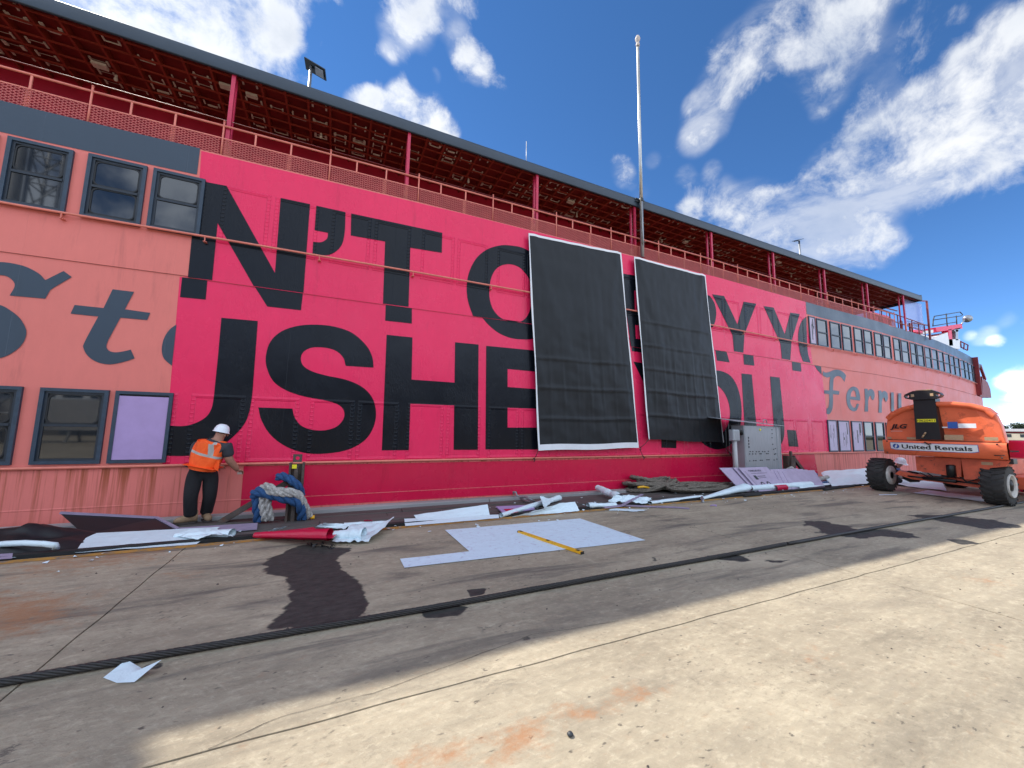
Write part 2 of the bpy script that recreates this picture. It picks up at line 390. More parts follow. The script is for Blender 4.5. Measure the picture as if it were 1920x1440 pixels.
M['decalblue'] = mk('blue_decal', (.02, .09, .36), .4)
M['decalyel'] = mk('yellow_decal', (.80, .72, .02), .45)
M['decaltan'] = mk('faded_tan_decal', (.42, .28, .16), .5, var=.15, vs=30)
M['hivis'] = None
M['trouser'] = mk('black_trousers', (.006, .006, .008), .85, var=.3, vs=9, bump=.5, bs=18)
M['shirt'] = mk('charcoal_shirt', (.032, .034, .042), .85, var=.2, vs=8, bump=.3, bs=25)
M['blueshirt'] = mk('blue_shirt', (.05, .14, .36), .8, var=.2, vs=8)
M['skin'] = mk('tanned_skin', (.36, .175, .115), .55, var=.12, vs=20)
M['boot'] = mk('tan_suede_boot', (.27, .175, .10), .85, var=.2, vs=18)
M['sole'] = mk('dark_sole', (.05, .04, .035), .8)
M['helmet'] = mk('white_hard_hat', (.76, .79, .84), .3, var=.02)
M['hair'] = mk('dark_hair', (.02, .015, .012), .7)
M['tar'] = mk('black_plastic_scrap', (.006, .007, .008), .35)
M['screen'] = None
def glassy(name, col, alpha):
    m = bpy.data.materials.new(name); m.use_nodes = True; b = m.node_tree.nodes['Principled BSDF']
    b.inputs['Base Color'].default_value = rgba(col); b.inputs['Alpha'].default_value = alpha; b.inputs['Roughness'].default_value = .25
    return m
M['screen'] = glassy('lavender_clear_sheet', (.34, .38, .72), .45)
# ------------------------------------------------------------------ the setting
# concrete apron: cast slabs with open joints; 'wet' and 'rust' say where spills have soaked in
def poly_field(x, y, poly, soft):
    """1 inside the polygon, falling to 0 over `soft` metres outside"""
    p = np.array(poly); n = len(p); inside = np.zeros_like(x, bool); dmin = np.full_like(x, 1e9)
    for i in range(n):
        a, b = p[i], p[(i+1) % n]
        c = ((a[1] > y) != (b[1] > y)) & (x < (b[0]-a[0])*(y-a[1])/(b[1]-a[1]+1e-12)+a[0]); inside ^= c
        ab = b-a; t = np.clip(((x-a[0])*ab[0]+(y-a[1])*ab[1])/(ab @ ab + 1e-12), 0, 1)
        dmin = np.minimum(dmin, np.hypot(x-a[0]-t*ab[0], y-a[1]-t*ab[1]))
    sd = np.where(inside, dmin, -dmin)
    return np.clip(.5 + sd/(2*soft), 0, 1)
z7 = lambda l: [tuple(G(a/2.743, 940+b/2.743)[:2]) for a, b in l]
z8 = lambda l: [tuple(G(700+a/1.574, 940+b/1.574)[:2]) for a, b in l]
WET = [(z7([(1350,322),(1480,252),(1560,225),(1800,240),(1735,300),(1760,360),(1835,400),(1885,500),(1855,585),(1750,635),(1550,668),(1400,645),(1395,605),(1470,545),(1508,460),(1430,400)]), 1.0, .16),
       (z7([(1090,490),(1300,445),(1440,480),(1420,600),(1330,640),(1230,560)]), .38, .10),
       (z8([(275,262),(330,256),(335,278),(285,284)]), 1.0, .03), (z8([(135,318),(200,298),(290,308),(255,338),(150,346)]), .9, .04),
       (z8([(365,236),(395,238),(390,246),(370,245)]), .9, .02), (z8([(1265,56),(1345,62),(1445,84),(1545,84),(1615,108),(1400,107),(1310,94)]), 1.0, .30),
       (z8([(1555,38),(1700,42),(1835,55),(1920,72),(1910,84),(1800,82),(1680,62)]), .9, .35), (z8([(1685,112),(1740,112),(1795,126),(1740,130)]), .9, .05),
       (z8([(960,158),(1060,150),(1130,170),(1250,172),(1200,186),(1010,176)]), .6, .10), (z8([(740,30),(900,70),(1010,76),(960,84),(830,58)]), .5, .10),
       (z8([(815,160),(845,165),(840,178),(820,176)]), .7, .04), (z8([(430,396),(465,392),(470,410),(440,412)]), .8, .02), (z7([(695,835),(850,825),(845,865),(720,870)]), .9, .02),
       (z7([(925,1000),(965,985),(972,1003),(940,1012)]), .9, .015), (z8([(0,290),(110,265),(130,300),(30,310)]), .4, .08), (z8([(60,655),(140,640),(110,680),(60,680)]), .5, .04), (z8([(205,590),(250,585),(240,605),(215,606)]), .45, .03)]
RUST = [(z7([(-200,480),(395,490),(330,600),(180,665),(-200,710)]), .8, .25), (z7([(840,370),(1030,355),(1020,380),(860,390)]), .5, .08),
        (z8([(700,572),(760,548),(840,562),(740,585)]), .8, .06), (z8([(535,636),(600,606),(690,616),(560,650)]), .75, .06), (z8([(352,695),(490,652),(500,722),(362,748)]), .9, .05),
        (z8([(90,790),(160,745),(285,722),(260,770)]), .85, .08), (z8([(1260,455),(1330,450),(1370,475),(1290,470)]), .5, .1), (z8([(1740,225),(1830,230),(1880,245),(1780,240)]), .55, .12), (z8([(1760,425),(1840,430),(1800,440)]), .5, .08), (z7([(0,270),(500,230),(900,215),(870,300),(300,380),(0,420)]), .5, .3)]
def concrete():
    m = bpy.data.materials.new('dock_concrete'); m.use_nodes = True; t = m.node_tree; b = t.nodes['Principled BSDF']; n = NT(t)
    pos = n.n('ShaderNodeNewGeometry').outputs['Position']
    wa = n.n('ShaderNodeAttribute', attribute_name='wet').outputs['Fac']; ra = n.n('ShaderNodeAttribute', attribute_name='rust').outputs['Fac']
    st = n.v('MULTIPLY', pos, (.30, 1.25, 1)); dg = n.v('MULTIPLY', n.comb(n.v('DOT_PRODUCT', pos, (.80, .60, 0)), n.v('DOT_PRODUCT', pos, (-.60, .80, 0)), 0), (1.3, .16, 1))
    big = n.noise(pos, .45, 5, .6); mid = n.noise(st, 2.6, 7, .65, .3); fine = n.noise(n.v('MULTIPLY', pos, (.55, 1.15, 1)), 15, 8, .72); grit = n.noise(pos, 120, 4, .7)
    f = n.m('ADD', n.m('ADD', n.m('MULTIPLY', big, .45), n.m('MULTIPLY', mid, .35)), n.m('MULTIPLY', fine, .30))
    c = n.mix(n.mr(f, .42, .66, 0, 1), (.25, .205, .145), (.46, .385, .275))
    c = n.mix(n.mr(fine, .55, .72, 0, .6), c, (.54, .46, .335))
    broom = n.noise(dg, 26, 5, .65); sp = n.noise(n.v('MULTIPLY', pos, (.75, 1.1, 1)), 26, 6, .74)
    c = n.mix(n.mr(broom, .56, .74, 0, .30), c, (.60, .52, .39)); c = n.mix(n.mr(broom, .42, .28, 0, .28), c, (.20, .165, .12))
    c = n.mix(n.m('MULTIPLY', n.mr(sp, .54, .64, 0, .62), n.mr(n.noise(pos, .8, 5, .7), .40, .62, .15, 1)), c, (.17, .14, .10)); c = n.mix(n.mr(sp, .43, .33, 0, .35), c, (.62, .54, .41))
    spk = n.n('ShaderNodeTexVoronoi'); spk.inputs['Scale'].default_value = 17; n.put(spk.inputs['Vector'], n.v('ADD', n.v('MULTIPLY', pos, (.7, 1.1, 1)), n.comb(n.m('MULTIPLY', mid, .3), n.m('MULTIPLY', fine, .12), 0)))
    c = n.mix(n.m('MULTIPLY', n.mr(spk.outputs['Distance'], .20, .10, 0, 1), n.mr(n.noise(pos, 3.1, 3, .6), .50, .58, 0, .85)), c, (.085, .07, .055))
    c = n.mix(n.mr(n.noise(n.v('MULTIPLY', pos, (.6, 1, 1)), 1.1, 6, .7, .5), .52, .70, 0, .45, smooth=True), c, (.20, .165, .125))
    c = n.mix(n.mr(grit, .34, .26, 0, .6), c, (.15, .13, .11))
    pits = n.n('ShaderNodeTexVoronoi'); pits.inputs['Scale'].default_value = 9; n.put(pits.inputs['Vector'], n.v('MULTIPLY', pos, (.8, 1.2, 1)))
    pm = n.m('MULTIPLY', n.mr(pits.outputs['Distance'], .10, .05, 0, 1), n.mr(n.noise(pos, 2.2, 3), .56, .62, 0, .8))
    c = n.mix(pm, c, (.10, .085, .07))
    # scuffed dark smears along the working lane
    sm = n.noise(n.v('MULTIPLY', pos, (.25, 1.6, 1)), 1.8, 6, .62, .6); Xp, Yp, Zp = n.sep(pos)
    c = n.mix(n.m('MULTIPLY', n.mr(sm, .50, .68, 0, .85, smooth=True), n.mr(Yp, 2.2, 3.2, .30, 1)), c, (.125, .108, .088))
    # blotchy drips
    bl = n.n('ShaderNodeTexVoronoi'); bl.inputs['Scale'].default_value = 2.6; n.put(bl.inputs['Vector'], n.v('ADD', pos, n.v('SCALE', n.comb(n.m('SUBTRACT', mid, .5), n.m('SUBTRACT', fine, .5), 0)))); bl.inputs['Randomness'].default_value = 1.0
    bm_ = n.m('MULTIPLY', n.mr(bl.outputs['Distance'], .14, .08, 0, 1), n.mr(n.noise(pos, 1.3, 2), .55, .60, 0, .75))
    c = n.mix(n.m('MULTIPLY', bm_, n.mr(Yp, 2.3, 2.9, .25, 1)), c, (.075, .065, .055))
    rn = n.mr(n.m('ADD', ra, n.m('MULTIPLY', n.m('SUBTRACT', n.noise(n.v('MULTIPLY', pos, (.8, 1.1, 1)), 9, 8, .75), .5), 2.2)), .12, .85, 0, .80, smooth=True)
    c = n.mix(rn, c, (.36, .165, .072))
    wn = n.mr(n.m('ADD', wa, n.m('MULTIPLY', n.m('SUBTRACT', n.noise(n.v('MULTIPLY', pos, (.8, 1.4, 1)), 2.6, 6, .56), .5), 1.0)), .46, .56, 0, 1, smooth=True)
    wetc = n.mix(n.mr(fine, .35, .68, 0, 1), (.022, .021, .018), (.062, .058, .050))
    c = n.mix(wn, c, wetc)
    # hairline cracks beside the joint
    ck = n.noise(n.v('MULTIPLY', pos, (1.0, 1.0, 1)), 1.7, 7, .6); 
    n.put(b.inputs['Base Color'], c)
    n.put(b.inputs['Roughness'], n.mr(wn, 0, 1, .88, .72))
    h = n.m('ADD', n.m('ADD', n.m('MULTIPLY', fine, .012), n.m('MULTIPLY', grit, .0025)), n.m('ADD', n.m('MULTIPLY', broom, .002), n.m('MULTIPLY', sp, -.003))); h = n.m('ADD', h, n.m('MULTIPLY', mid, .006)); h = n.m('SUBTRACT', h, n.m('MULTIPLY', pm, .006))
    h = n.m('MULTIPLY', h, n.mr(wn, 0, 1, 1, .4))
    bn = n.n('ShaderNodeBump'); bn.inputs['Strength'].default_value = .85; bn.inputs['Distance'].default_value = 1.0
    n.put(bn.inputs['Height'], h); t.links.new(bn.outputs[0], b.inputs['Normal'])
    return m
M['concrete'] = concrete()
M['subbase'] = mk('joint_filler', (.030, .027, .025), .95, var=.3, vs=8)
base = structure('dock', MB().box((-70, -60, -.9), (140, 6.60, -.03)), M['subbase'])
def slab(x0, x1, y0, y1, fine):
    g = .007
    nx = max(2, int((x1-x0)/(.04 if fine else 1.5))); ny = max(2, int((y1-y0)/(.04 if fine else 1.5)))
    xs = np.linspace(x0+g, x1-g, nx+1); ys = np.linspace(y0+g, y1-g, ny+1)
    XX, YY = np.meshgrid(xs, ys, indexing='ij')
    # worn, slightly wandering edges
    if fine:
        for arr, ax in ((XX, 0), (YY, 1)):
            w = .006*np.sin(7*(XX if ax else YY)+x0) * np.sin(2.3*(XX if ax else YY)+1.3)
            e = np.zeros_like(arr)
            if ax == 0: e[0, :] = 1; e[-1, :] = 1
            else: e[:, 0] = 1; e[:, -1] = 1
            arr += e*w
    v = np.stack([XX, YY, np.zeros_like(XX)], -1).reshape(-1, 3)
    i, j = np.meshgrid(np.arange(nx), np.arange(ny), indexing='ij'); a = (i*(ny+1)+j).ravel()
    f = np.stack([a, a+ny+1, a+ny+2, a+1], -1).tolist()
    # skirt so that the joint has depth
    ring = [(k*(ny+1)) for k in range(nx+1)] + [nx*(ny+1)+k for k in range(1, ny+1)] + [k*(ny+1)+ny for k in range(nx-1, -1, -1)] + [k for k in range(ny-1, 0, -1)]
    k0 = len(v); vs_ = v.tolist() + [[v[q][0], v[q][1], -.03] for q in ring]
    L = len(ring)
    f += [[ring[q], k0+q, k0+(q+1) % L, ring[(q+1) % L]] for q in range(L)]
    me = bpy.data.meshes.new('slab'); me.from_pydata(vs_, [], f)
    wet = np.zeros(len(vs_)); rus = np.zeros(len(vs_))
    if fine:
        x = v[:, 0]; y = v[:, 1]
        for (pl, amp, soft) in WET: wet[:k0] = np.maximum(wet[:k0], amp*poly_field(x, y, pl, max(soft, .085)))
        for (pl, amp, soft) in RUST: rus[:k0] = np.maximum(rus[:k0], amp*poly_field(x, y, pl, soft+.05))
    for nm, arr in (('wet', wet), ('rust', rus)):
        at = me.attributes.new(nm, 'FLOAT', 'POINT'); at.data.foreach_set('value', arr.astype(np.float32))
    link('slab', me, M['concrete'], base)
XJ = [-21.3, -14.7, -8.2, -1.63, 5.6, 12.4, 19.2]; YJ = [6.56, 2.50, -3.5]
for i in range(len(XJ)-1):
    for j in range(2):
        slab(XJ[i], XJ[i+1], YJ[j+1], YJ[j], 2 <= i <= 4)
for (x0, x1) in ((-70, -21.3), (19.2, 60), (60, 140)): slab(x0, x1, -3.5, 6.56, False)
for (x0, x1) in ((-70, -8.2), (-8.2, 19.2), (19.2, 140)): slab(x0, x1, -60, -3.5, False)
# worn yellow edge line and a hairline crack
yl = MB()
rngy = random.Random(3)
x = -9.0
while x < 26:
    w = rngy.uniform(.5, 1.6)
    yl.add([(x, 6.40+rngy.uniform(-.012, .012), .004), (x+w, 6.40+rngy.uniform(-.012, .012), .004), (x+w, 6.53, .004), (x, 6.53, .004)], [(0, 1, 2, 3)]); x += w+.002
structure('yellow_edge_line', yl, M['yellowline'])
def crack(pts, w):
    mb = MB(); q = []
    for i in range(len(pts)-1):
        for k in range(8):
            t = k/8; p = Vector(pts[i]).lerp(Vector(pts[i+1]), t); q.append(p + Vector((0, .018*vnoise((p.x*3, p.y, 0))+.008*vnoise((p.x*14, 0, 0)), 0)))
    for i in range(len(q)-1):
        a, b = q[i], q[i+1]; d = (b-a).normalized(); s_ = Vector((-d.y, d.x, 0))*w*(.4+abs(vnoise((a.x*5, 3, 1))))
        mb.add([a+s_, a-s_, b-s_, b+s_], [(0, 1, 2, 3)])
    return mb
cr = crack([G(390, 1405, .003), G(520, 1345, .003), G(700, 1300, .003), G(1000, 1190, .003), G(1180, 1160, .003)], .0022)
structure('pavement_crack', cr, M['subbase'])
# timber apron between the concrete edge and the ferry
tim = structure('timber_apron', MB().box((-16, 6.62, -.5), (40, 8.02, -.09)), M['subbase'])
rt = random.Random(11)
proto = {}
for r, (ya, yb, zt) in enumerate(((6.80, 7.08, -.01), (7.10, 7.39, .0), (7.41, 7.70, -.008), (7.72, 8.0, .004))):
    x = -13 + r*1.1
    while x < 38:
        L = rt.choice((3.4, 4.2)); mb = MB(); z = zt + rt.uniform(-.008, .008)
        mb.cbox((x, ya, z-.07), (x+L-.012, yb, z), .008); mb.build('plank', M['timber'], tim); x += L
structure('rubber_channel', MB().box((-14, 6.61, -.2), (34, 6.70, .035)).box((-14, 6.715, -.2), (34, 6.78, .02)), M['rubber'])
gb = MB(); xx = -13.5
structure('fender_beam', MB().cbox((-14, 8.05, -.25), (3.2, 8.285, .055), .012).cbox((3.21, 8.045, -.25), (11.4, 8.285, .05), .012).cbox((11.41, 8.05, -.25), (34, 8.285, .055), .012), M['greybeam'])
M['water'] = mk('harbour_water', (.02, .04, .045), .12, var=.2, vs=.1, bump=.3, bs=1.2)
structure('water', MB().add([(-3000, -3000, -1.6), (4000, -3000, -1.6), (4000, 4000, -1.6), (-3000, 4000, -1.6)], [(0, 1, 2, 3)]), M['water'])

# ------------------------------------------------------------------ the ferry
YH = 8.33
XS = [-16, -4.5, -2, 1.2, 4.5, 7, 10, 14.6, 17, 21, 24, 28, 33, 40]
SH = [-.10, -.09, -.03, .03, .055, .08, .10, .04, .0, -.01, -.06, -.06, -.12, -.16]
def sheer(X, z): return z + float(np.interp(X, XS, SH))*(z/6.6)
def yh(X): return YH + (0.0045*(X-20)**2 if X > 20 else 0.0)
ferry = empty('ferry', (10, YH, 0), 'long coral and pink car ferry moored along the dock, lettered and partly wrapped in vinyl', 'ferry')
def wallstrip(z0, z1, xa, xb, off=0.0, n=60, thick=.0):
    mb = MB()
    xs = [xa + (xb-xa)*i/n for i in range(n+1)]
    mb.grid(lambda u, v: (xa+(xb-xa)*u, yh(xa+(xb-xa)*u)-off, sheer(xa+(xb-xa)*u, z0+(z1-z0)*v)), n, 1, smooth=True)
    return mb
XE = 36.0
HE = 38.2
lowf = wallstrip(-.9, .90, -16, HE)
hl = lowf.build('lower_hull', M['salmon'], ferry)
wallstrip(.90, 4.20, -16, HE).build('hull_side', M['salmon'], ferry)
# rounded bow below the upper deck
bow = MB()
def bowf(u, v):
    a = u*math.pi*.5; z = -.9 + (4.9)*v
    return (HE + (1.2-.75*v)*math.sin(a), yh(HE) + 2.2*(1-math.cos(a)), sheer(HE, z)*(1-.10*u*v))
bow.grid(bowf, 12, 6); bow.build('bow_plating', M['salmon'], ferry)
up = wallstrip(4.185, 6.60, -16, XE, off=.018)
ux = up.build('upper_side', M['salmon'], ferry)
MB().box((-16, YH-.018, 4.06), (-15.9, YH, 4.2)).build('lap_end', M['salmon'], ferry)
lap = MB().grid(lambda u, v: (-16+(XE+16)*u, yh(-16+(XE+16)*u)-.018*(1-v), sheer(-16+(XE+16)*u, 4.185)), 60, 1); lap.build('plate_lap', M['darkred'], ferry)
# seam low on the hull
sm = MB(); 
sm.grid(lambda u, v: (-16+53*u, yh(-16+53*u)-.006*(math.sin(v*math.pi)), sheer(-16+53*u, .245+.03*v)), 60, 3); sm.build('weld_seam', M['salmon'], ferry)
# deck, ends, far side (closed body)
MB().prism([(-16, YH+.02, 6.45)]+[(x, yh(x)+.02, 6.45+sheer(x,6.45)-6.45) for x in (20, 23, 26, 29, 32, 34, XE)]+[(XE, 16.0, 6.45), (-16, 16.0, 6.45)], (0, 0, .07)).build('upper_deck', M['darkred'], ferry)
MB().box((-16, 15.7, -.9), (XE, 16.0, 6.5)).build('far_side', M['salmon'], ferry)
MB().box((-16.02, YH+.02, -.9), (-15.9, 15.7, 6.5)).build('end_wall', M['salmon'], ferry)
MB().box((XE-.06, YH+.9, 4.15), (XE, 15.7, 6.5)).build('house_end', M['darkred'], ferry)
MB().prism([(XE, yh(XE)+.02, 4.02), (37, yh(37)+.02, 4.02), (HE, yh(HE)+.02, 4.02), (HE+.5, 15.7, 4.02), (XE, 15.7, 4.02)], (0, 0, .06)).build('bow_deck', M['darkred'], ferry)
# slate band along the deck edge
def band(xa, xb, za, zb): 
    n = max(2, int((xb-xa)/1.0)); return MB().grid(lambda u, v: (xa+(xb-xa)*u, yh(xa+(xb-xa)*u)-.024, sheer(xa+(xb-xa)*u, za+(zb-za)*v)), n, 1)
band(-16, -2.54, 6.10, 6.62).build('deck_edge_band', M['blue'], ferry)
band(16.2, XE+.02, 6.14, 6.62).build('deck_edge_band', M['blue'], ferry)
# rails along the side
def railtube(xa, xb, z, off, r, n=40):
    return MB().tube([(xa+(xb-xa)*i/n, yh(xa+(xb-xa)*i/n)-off, sheer(xa+(xb-xa)*i/n, z)) for i in range(n+1)], r, 8)
railtube(-16, -2.1, .885, .03, .024).build('rubbing_rail', M['salmon_rail'], ferry)
railtube(-2.1, 17.0, .885, .03, .024).build('rubbing_rail', M['salmon_rail'], ferry)
railtube(17.0, HE, .885, .03, .024).build('rubbing_rail', M['salmon_rail'], ferry)
railtube(-16, 4.9, 4.93, .10, .021).build('grab_rail', M['salmon_rail'], ferry)
railtube(4.9, XE, 4.93, .10, .021).build('grab_rail', M['salmon_rail'], ferry)
x = -4.13
while x < 33:
    z = sheer(x, 4.93); y = yh(x)
    if not 4.3 < x < 11.0:
        MB().bar((x, y-.02, z-.09), (x, y-.10, z-.09), .05, .012).bar((x, y-.10, z-.095), (x, y-.10, z), .012, .03).build('rail_bracket', M['salmon_rail'], ferry)
    x += 1.83 if x < 15 else 1.72

# ---- vinyl wrap in two lifts, with the printed letters on it
def smooth_poly(pts, sub=5):
    """pts: (x, y) corner or (x, y, 1) smooth; Catmull-Rom through the smooth runs"""
    n = len(pts); out = []
    for i in range(n):
        p0, p1, p2, p3 = pts[(i-1) % n], pts[i], pts[(i+1) % n], pts[(i+2) % n]
        s1 = len(p1) > 2; s2 = len(p2) > 2
        a = np.array(p1[:2], float); b = np.array(p2[:2], float)
        if not s1 and not s2: out.append(tuple(a)); continue
        ta = (b - np.array(p0[:2], float))/2 if s1 else (b-a); tb = (np.array(p3[:2], float) - a)/2 if s2 else (b-a)
        for k in range(sub):
            t = k/sub; h = (2*t**3-3*t*t+1)*a + (t**3-2*t*t+t)*ta + (-2*t**3+3*t*t)*b + (t**3-t*t)*tb
            out.append(tuple(h))
    return out
ZA = lambda p: (330+p[0]/3.692, 320+p[1]/3.692); ZB = lambda p: (700+p[0]/3.692, 420+p[1]/3.692); ZC = lambda p: (300+p[0]/3.692, 570+p[1]/3.692)
ZD = lambda p: (1150+p[0]/3.6, 480+p[1]/3.6); ZE = lambda p: (p[0]/5.538, 480+p[1]/5.538); ZF = lambda p: (1500+p[0]/8.727, 660+p[1]/8.727); Z5 = lambda p: (640+p[0]/3, 480+p[1]/3)
def flatpoly(name, mat, parent, loops, zf, off, smooth=True):
    L = [[P(*zf(p), YH-off) for p in (smooth_poly(l) if smooth else l)] for l in loops]
    allv = [v for l in L for v in l]; tri = tessellate_polygon(L)
    mb = MB(); fs = []
    for t in tri:
        a, b, c = (allv[i] for i in t); nrm = (b-a).cross(c-a)
        if nrm.length > 1e-9: fs.append(tuple(t) if nrm.y < 0 else tuple(t[::-1]))
    mb.add(allv, fs)
    return mb.build(name, mat, parent, recalc=False)
I = lambda p: p
OU, OL = .024, .006           # upper lift stands proud of the lower one
wu = flatpoly('vinyl_wrap', M['pink'], ferry, [[(377.5,283),(860,398.5),(1200,484),(1344,519.5),(1510,566),(1512,597),(1518,640),(1524,682.6),(1344,656.5),(1000,608.3),(640,560),(340,518.5),(352,519),(360,452),(370,345),(374,335)]], I, OU-.004, smooth=False)
wl = flatpoly('vinyl_wrap', M['pink'], ferry, [[(337,519),(640,560.5),(1000,608.8),(1344,657),(1530,684),(1541,700),(1546,740),(1559,846),(1380,852.5),(900,862.5),(460,871.5),(304,873.5),(318,740)]], I, OL-.003, smooth=False)
flatpoly('vinyl_wrap', M['crimson'], ferry, [[(457,874),(900,865.5),(1380,855.5),(1527,851.5),(1535,896),(1300,911.5),(900,930),(640,945),(450,958)]], I, .005, smooth=False)
for o_, lab in ((wu, 'pink printed vinyl on the upper lift'), (wl, 'pink printed vinyl on the lower lift')): o_['label'] = lab
def letter(loops, zf, up, mat='ink', parent=None):
    off = (OU if up else OL) + .003
    return flatpoly('letter', M[mat], parent or (wu if up else wl), loops, zf, off)
# first line of the print
letter([[(165,70),(350,105),(685,708),(725,188),(928,232),(882,845),(538,798),(288,362),(250,757),(82,738),(108,470)]], ZA, 1)
letter([[(42,738),(217,760),(205,892),(28,875)]], ZA, 0)
letter([[(545,803),(878,850),(865,966),(632,940)]], ZA, 0)
letter([[(972,242),(1173,287),(1167,430,1),(1140,525,1),(1060,582,1),(945,577),(950,492),(1005,495,1),(1045,470,1),(1053,430),(960,412)]], ZA, 1)
letter([[(1213,296),(1843,430),(1840,568),(1622,533),(1610,942),(1433,920),(1448,490),(1210,448)]], ZA, 1)
letter([[(1452,928),(1633,953),(1632,1058),(1448,1038)]], ZA, 0)
letter([[(1300,400),(1190,260,1),(1050,172,1),(960,150,1),(880,148,1),(790,175,1),(715,235,1),(665,330,1),(647,430,1),(655,530,1),(690,637),(1200,704),(1290,640)],
        [(925,278,1),(865,298,1),(825,350,1),(805,430,1),(806,520,1),(835,600,1),(900,660,1),(1000,679,1),(1060,645,1),(1093,560,1),(1098,470,1),(1080,385,1),(1030,315,1),(980,285,1)]], ZB, 1)
letter([[(755,648),(800,700,1),(870,755,1),(950,788,1),(1030,798,1),(1115,792,1),(1230,740),(1230,711)]], ZB, 0)
letter([[(50,116),(270,152),(330,640),(120,610)], [(140,232),(176,236),(182,374),(146,370)], [(148,465),(205,468),(214,562),(152,558)]], ZD, 1, )
letter([[(122,613),(330,645),(340,670),(126,642)]], ZD, 0)
letter([[(600,250),(650,268),(682,315,1),(695,380,1),(688,440,1),(672,480),(600,480)]], ZD, 1)
letter([[(690,636),(765,647),(785,718),(700,706)]], ZD, 0)
letter([[(668,258),(748,270),(838,462),(880,308),(965,322),(885,530),(878,652),(815,643),(805,535)]], ZD, 1)
letter([[(877,662),(945,671),(952,740),(882,732)]], ZD, 0)
letter([[(1015,338),(1082,348),(1158,528),(1195,382),(1258,392),(1203,575),(1195,702),(1138,692),(1128,590)]], ZD, 1)
letter([[(1205,713),(1265,722),(1270,780),(1210,772)]], ZD, 0)
letter([[(1303,408),(1272,440,1),(1252,500,1),(1248,570,1),(1260,650,1),(1282,712),(1332,720),(1315,660,1),(1308,590)]], ZD, 1)
letter([[(1358,738),(1402,744),(1408,802),(1378,770)]], ZD, 0)
# second line
letter([[(425,95),(677,118),(650,480),(634,660,1),(600,800,1),(535,890,1),(440,970,1),(320,1030,1),(180,1051,1),(20,1050),(35,840),(160,845,1),(250,822,1),(320,780,1),(358,720,1),(373,640),(400,380)]], ZC, 0)
letter([[(1478,440),(1286,428),(1268,370,1),(1220,325,1),(1150,303,1),(1060,300,1),(1000,325,1),(975,370,1),(990,425,1),(1050,465,1),(1150,495,1),(1290,525,1),(1400,575,1),(1470,650,1),(1495,750,1),(1478,850,1),(1420,940,1),(1310,1005,1),(1170,1033,1),(1020,1033,1),(880,990,1),(770,910,1),(705,810,1),(680,716),(917,724),(930,780,1),(975,840,1),(1050,870,1),(1140,874,1),(1220,850,1),(1268,800,1),(1275,745,1),(1240,700,1),(1150,668,1),(1000,640,1),(880,600,1),(790,540,1),(742,450,1),(733,360,1),(765,260,1),(840,190,1),(950,152,1),(1070,143,1),(1200,155,1),(1330,200,1),(1430,290,1),(1470,370,1)]], ZC, 0)
letter([[(255,443),(400,458),(395,695),(637,712),(640,485),(772,498),(768,1090),(632,1090),(635,840),(388,830),(380,1092),(228,1093)]], Z5, 0)
letter([[(815,505),(1400,562),(1400,680),(935,635),(935,737),(1400,770),(1400,868),(935,853),(935,965),(1400,965),(1400,1088),(811,1088)]], Z5, 0)
letter([[(136,712),(320,745),(340,1290),(325,1296),(425,1297),(430,1000),(300,1000),(222,890)]] if 0 else [[(136,712),(320,745),(330,1040),(300,1050),(222,890)]], ZD, 0)
letter([[(322,1050),(430,1055),(425,1297),(325,1294)]], ZD, 0)
letter([[(690,772,1),(780,800,1),(832,870,1),(860,970,1),(866,1080,1),(846,1185,1),(795,1270,1),(735,1302,1),(670,1300,1),(600,1260,1),(545,1170,1),(530,1040,1),(545,910,1),(600,810,1)],
        [(690,872,1),(740,910,1),(775,980,1),(788,1060,1),(775,1135,1),(740,1190,1),(690,1200,1),(640,1150,1),(620,1040,1),(640,930,1)]], ZD, 0)
letter([[(865,793),(935,800),(965,1130),(985,1215,1),(1040,1245,1),(1080,1200,1),(1082,1120),(1058,813),(1123,820),(1155,1150),(1150,1230,1),(1110,1300,1),(1030,1325,1),(930,1300,1),(890,1200,1),(882,1080)]], ZD, 0)
letter([[(1172,1173),(1233,1177),(1250,1288),(1185,1285)]], ZD, 0)
# old painted name on the coral side
letter([[(-400,140),(-200,70,1),(0,62,1),(130,76,1),(270,112,1),(400,180,1),(470,250),(660,155),(745,218),(580,315,1),(520,355),(470,443),(100,410),(150,320,1),(140,265,1),(80,215,1),(0,198,1),(-200,205,1),(-330,300)]], ZE, 0, 'blue', ferry)
letter([[(-380,420),(-200,455,1),(0,508,1),(100,560,1),(200,640,1),(262,740,1),(272,810,1),(240,900,1),(150,990,1),(0,1060,1),(-250,1090,1),(-450,1050)]], ZE, 0, 'blue', ferry)
letter([[(1170,345),(1392,372),(1297,553),(1560,590),(1528,665),(1250,640),(1125,870),(1105,940,1),(1135,985,1),(1200,1000,1),(1280,990,1),(1358,972),(1398,1062),(1300,1095,1),(1150,1125,1),(1020,1105,1),(920,1045,1),(868,960,1),(880,890,1),(1020,628),(733,598),(775,508),(1075,540)]], ZE, 0, 'blue', ferry)
letter([[(1832,710),(1760,765,1),(1705,850,1),(1680,960,1),(1700,1060,1),(1785,1140)]], ZE, 0, 'blue', ferry)
letter([[(375,315),(420,335,1),(480,325,1),(570,290,1),(650,295,1),(720,340,1),(755,385),(728,490),(690,430,1),(640,395,1),(590,400,1),(555,440,1),(545,520,1),(542,625),(645,640),(640,698),(540,690),(540,850,1),(525,950,1),(480,1015,1),(435,1010),(435,930),(465,900,1),(478,820,1),(478,690),(395,678),(395,625),(480,630),(485,500,1),(495,405),(440,415,1),(372,380)]], ZF, 0, 'blue', ferry)
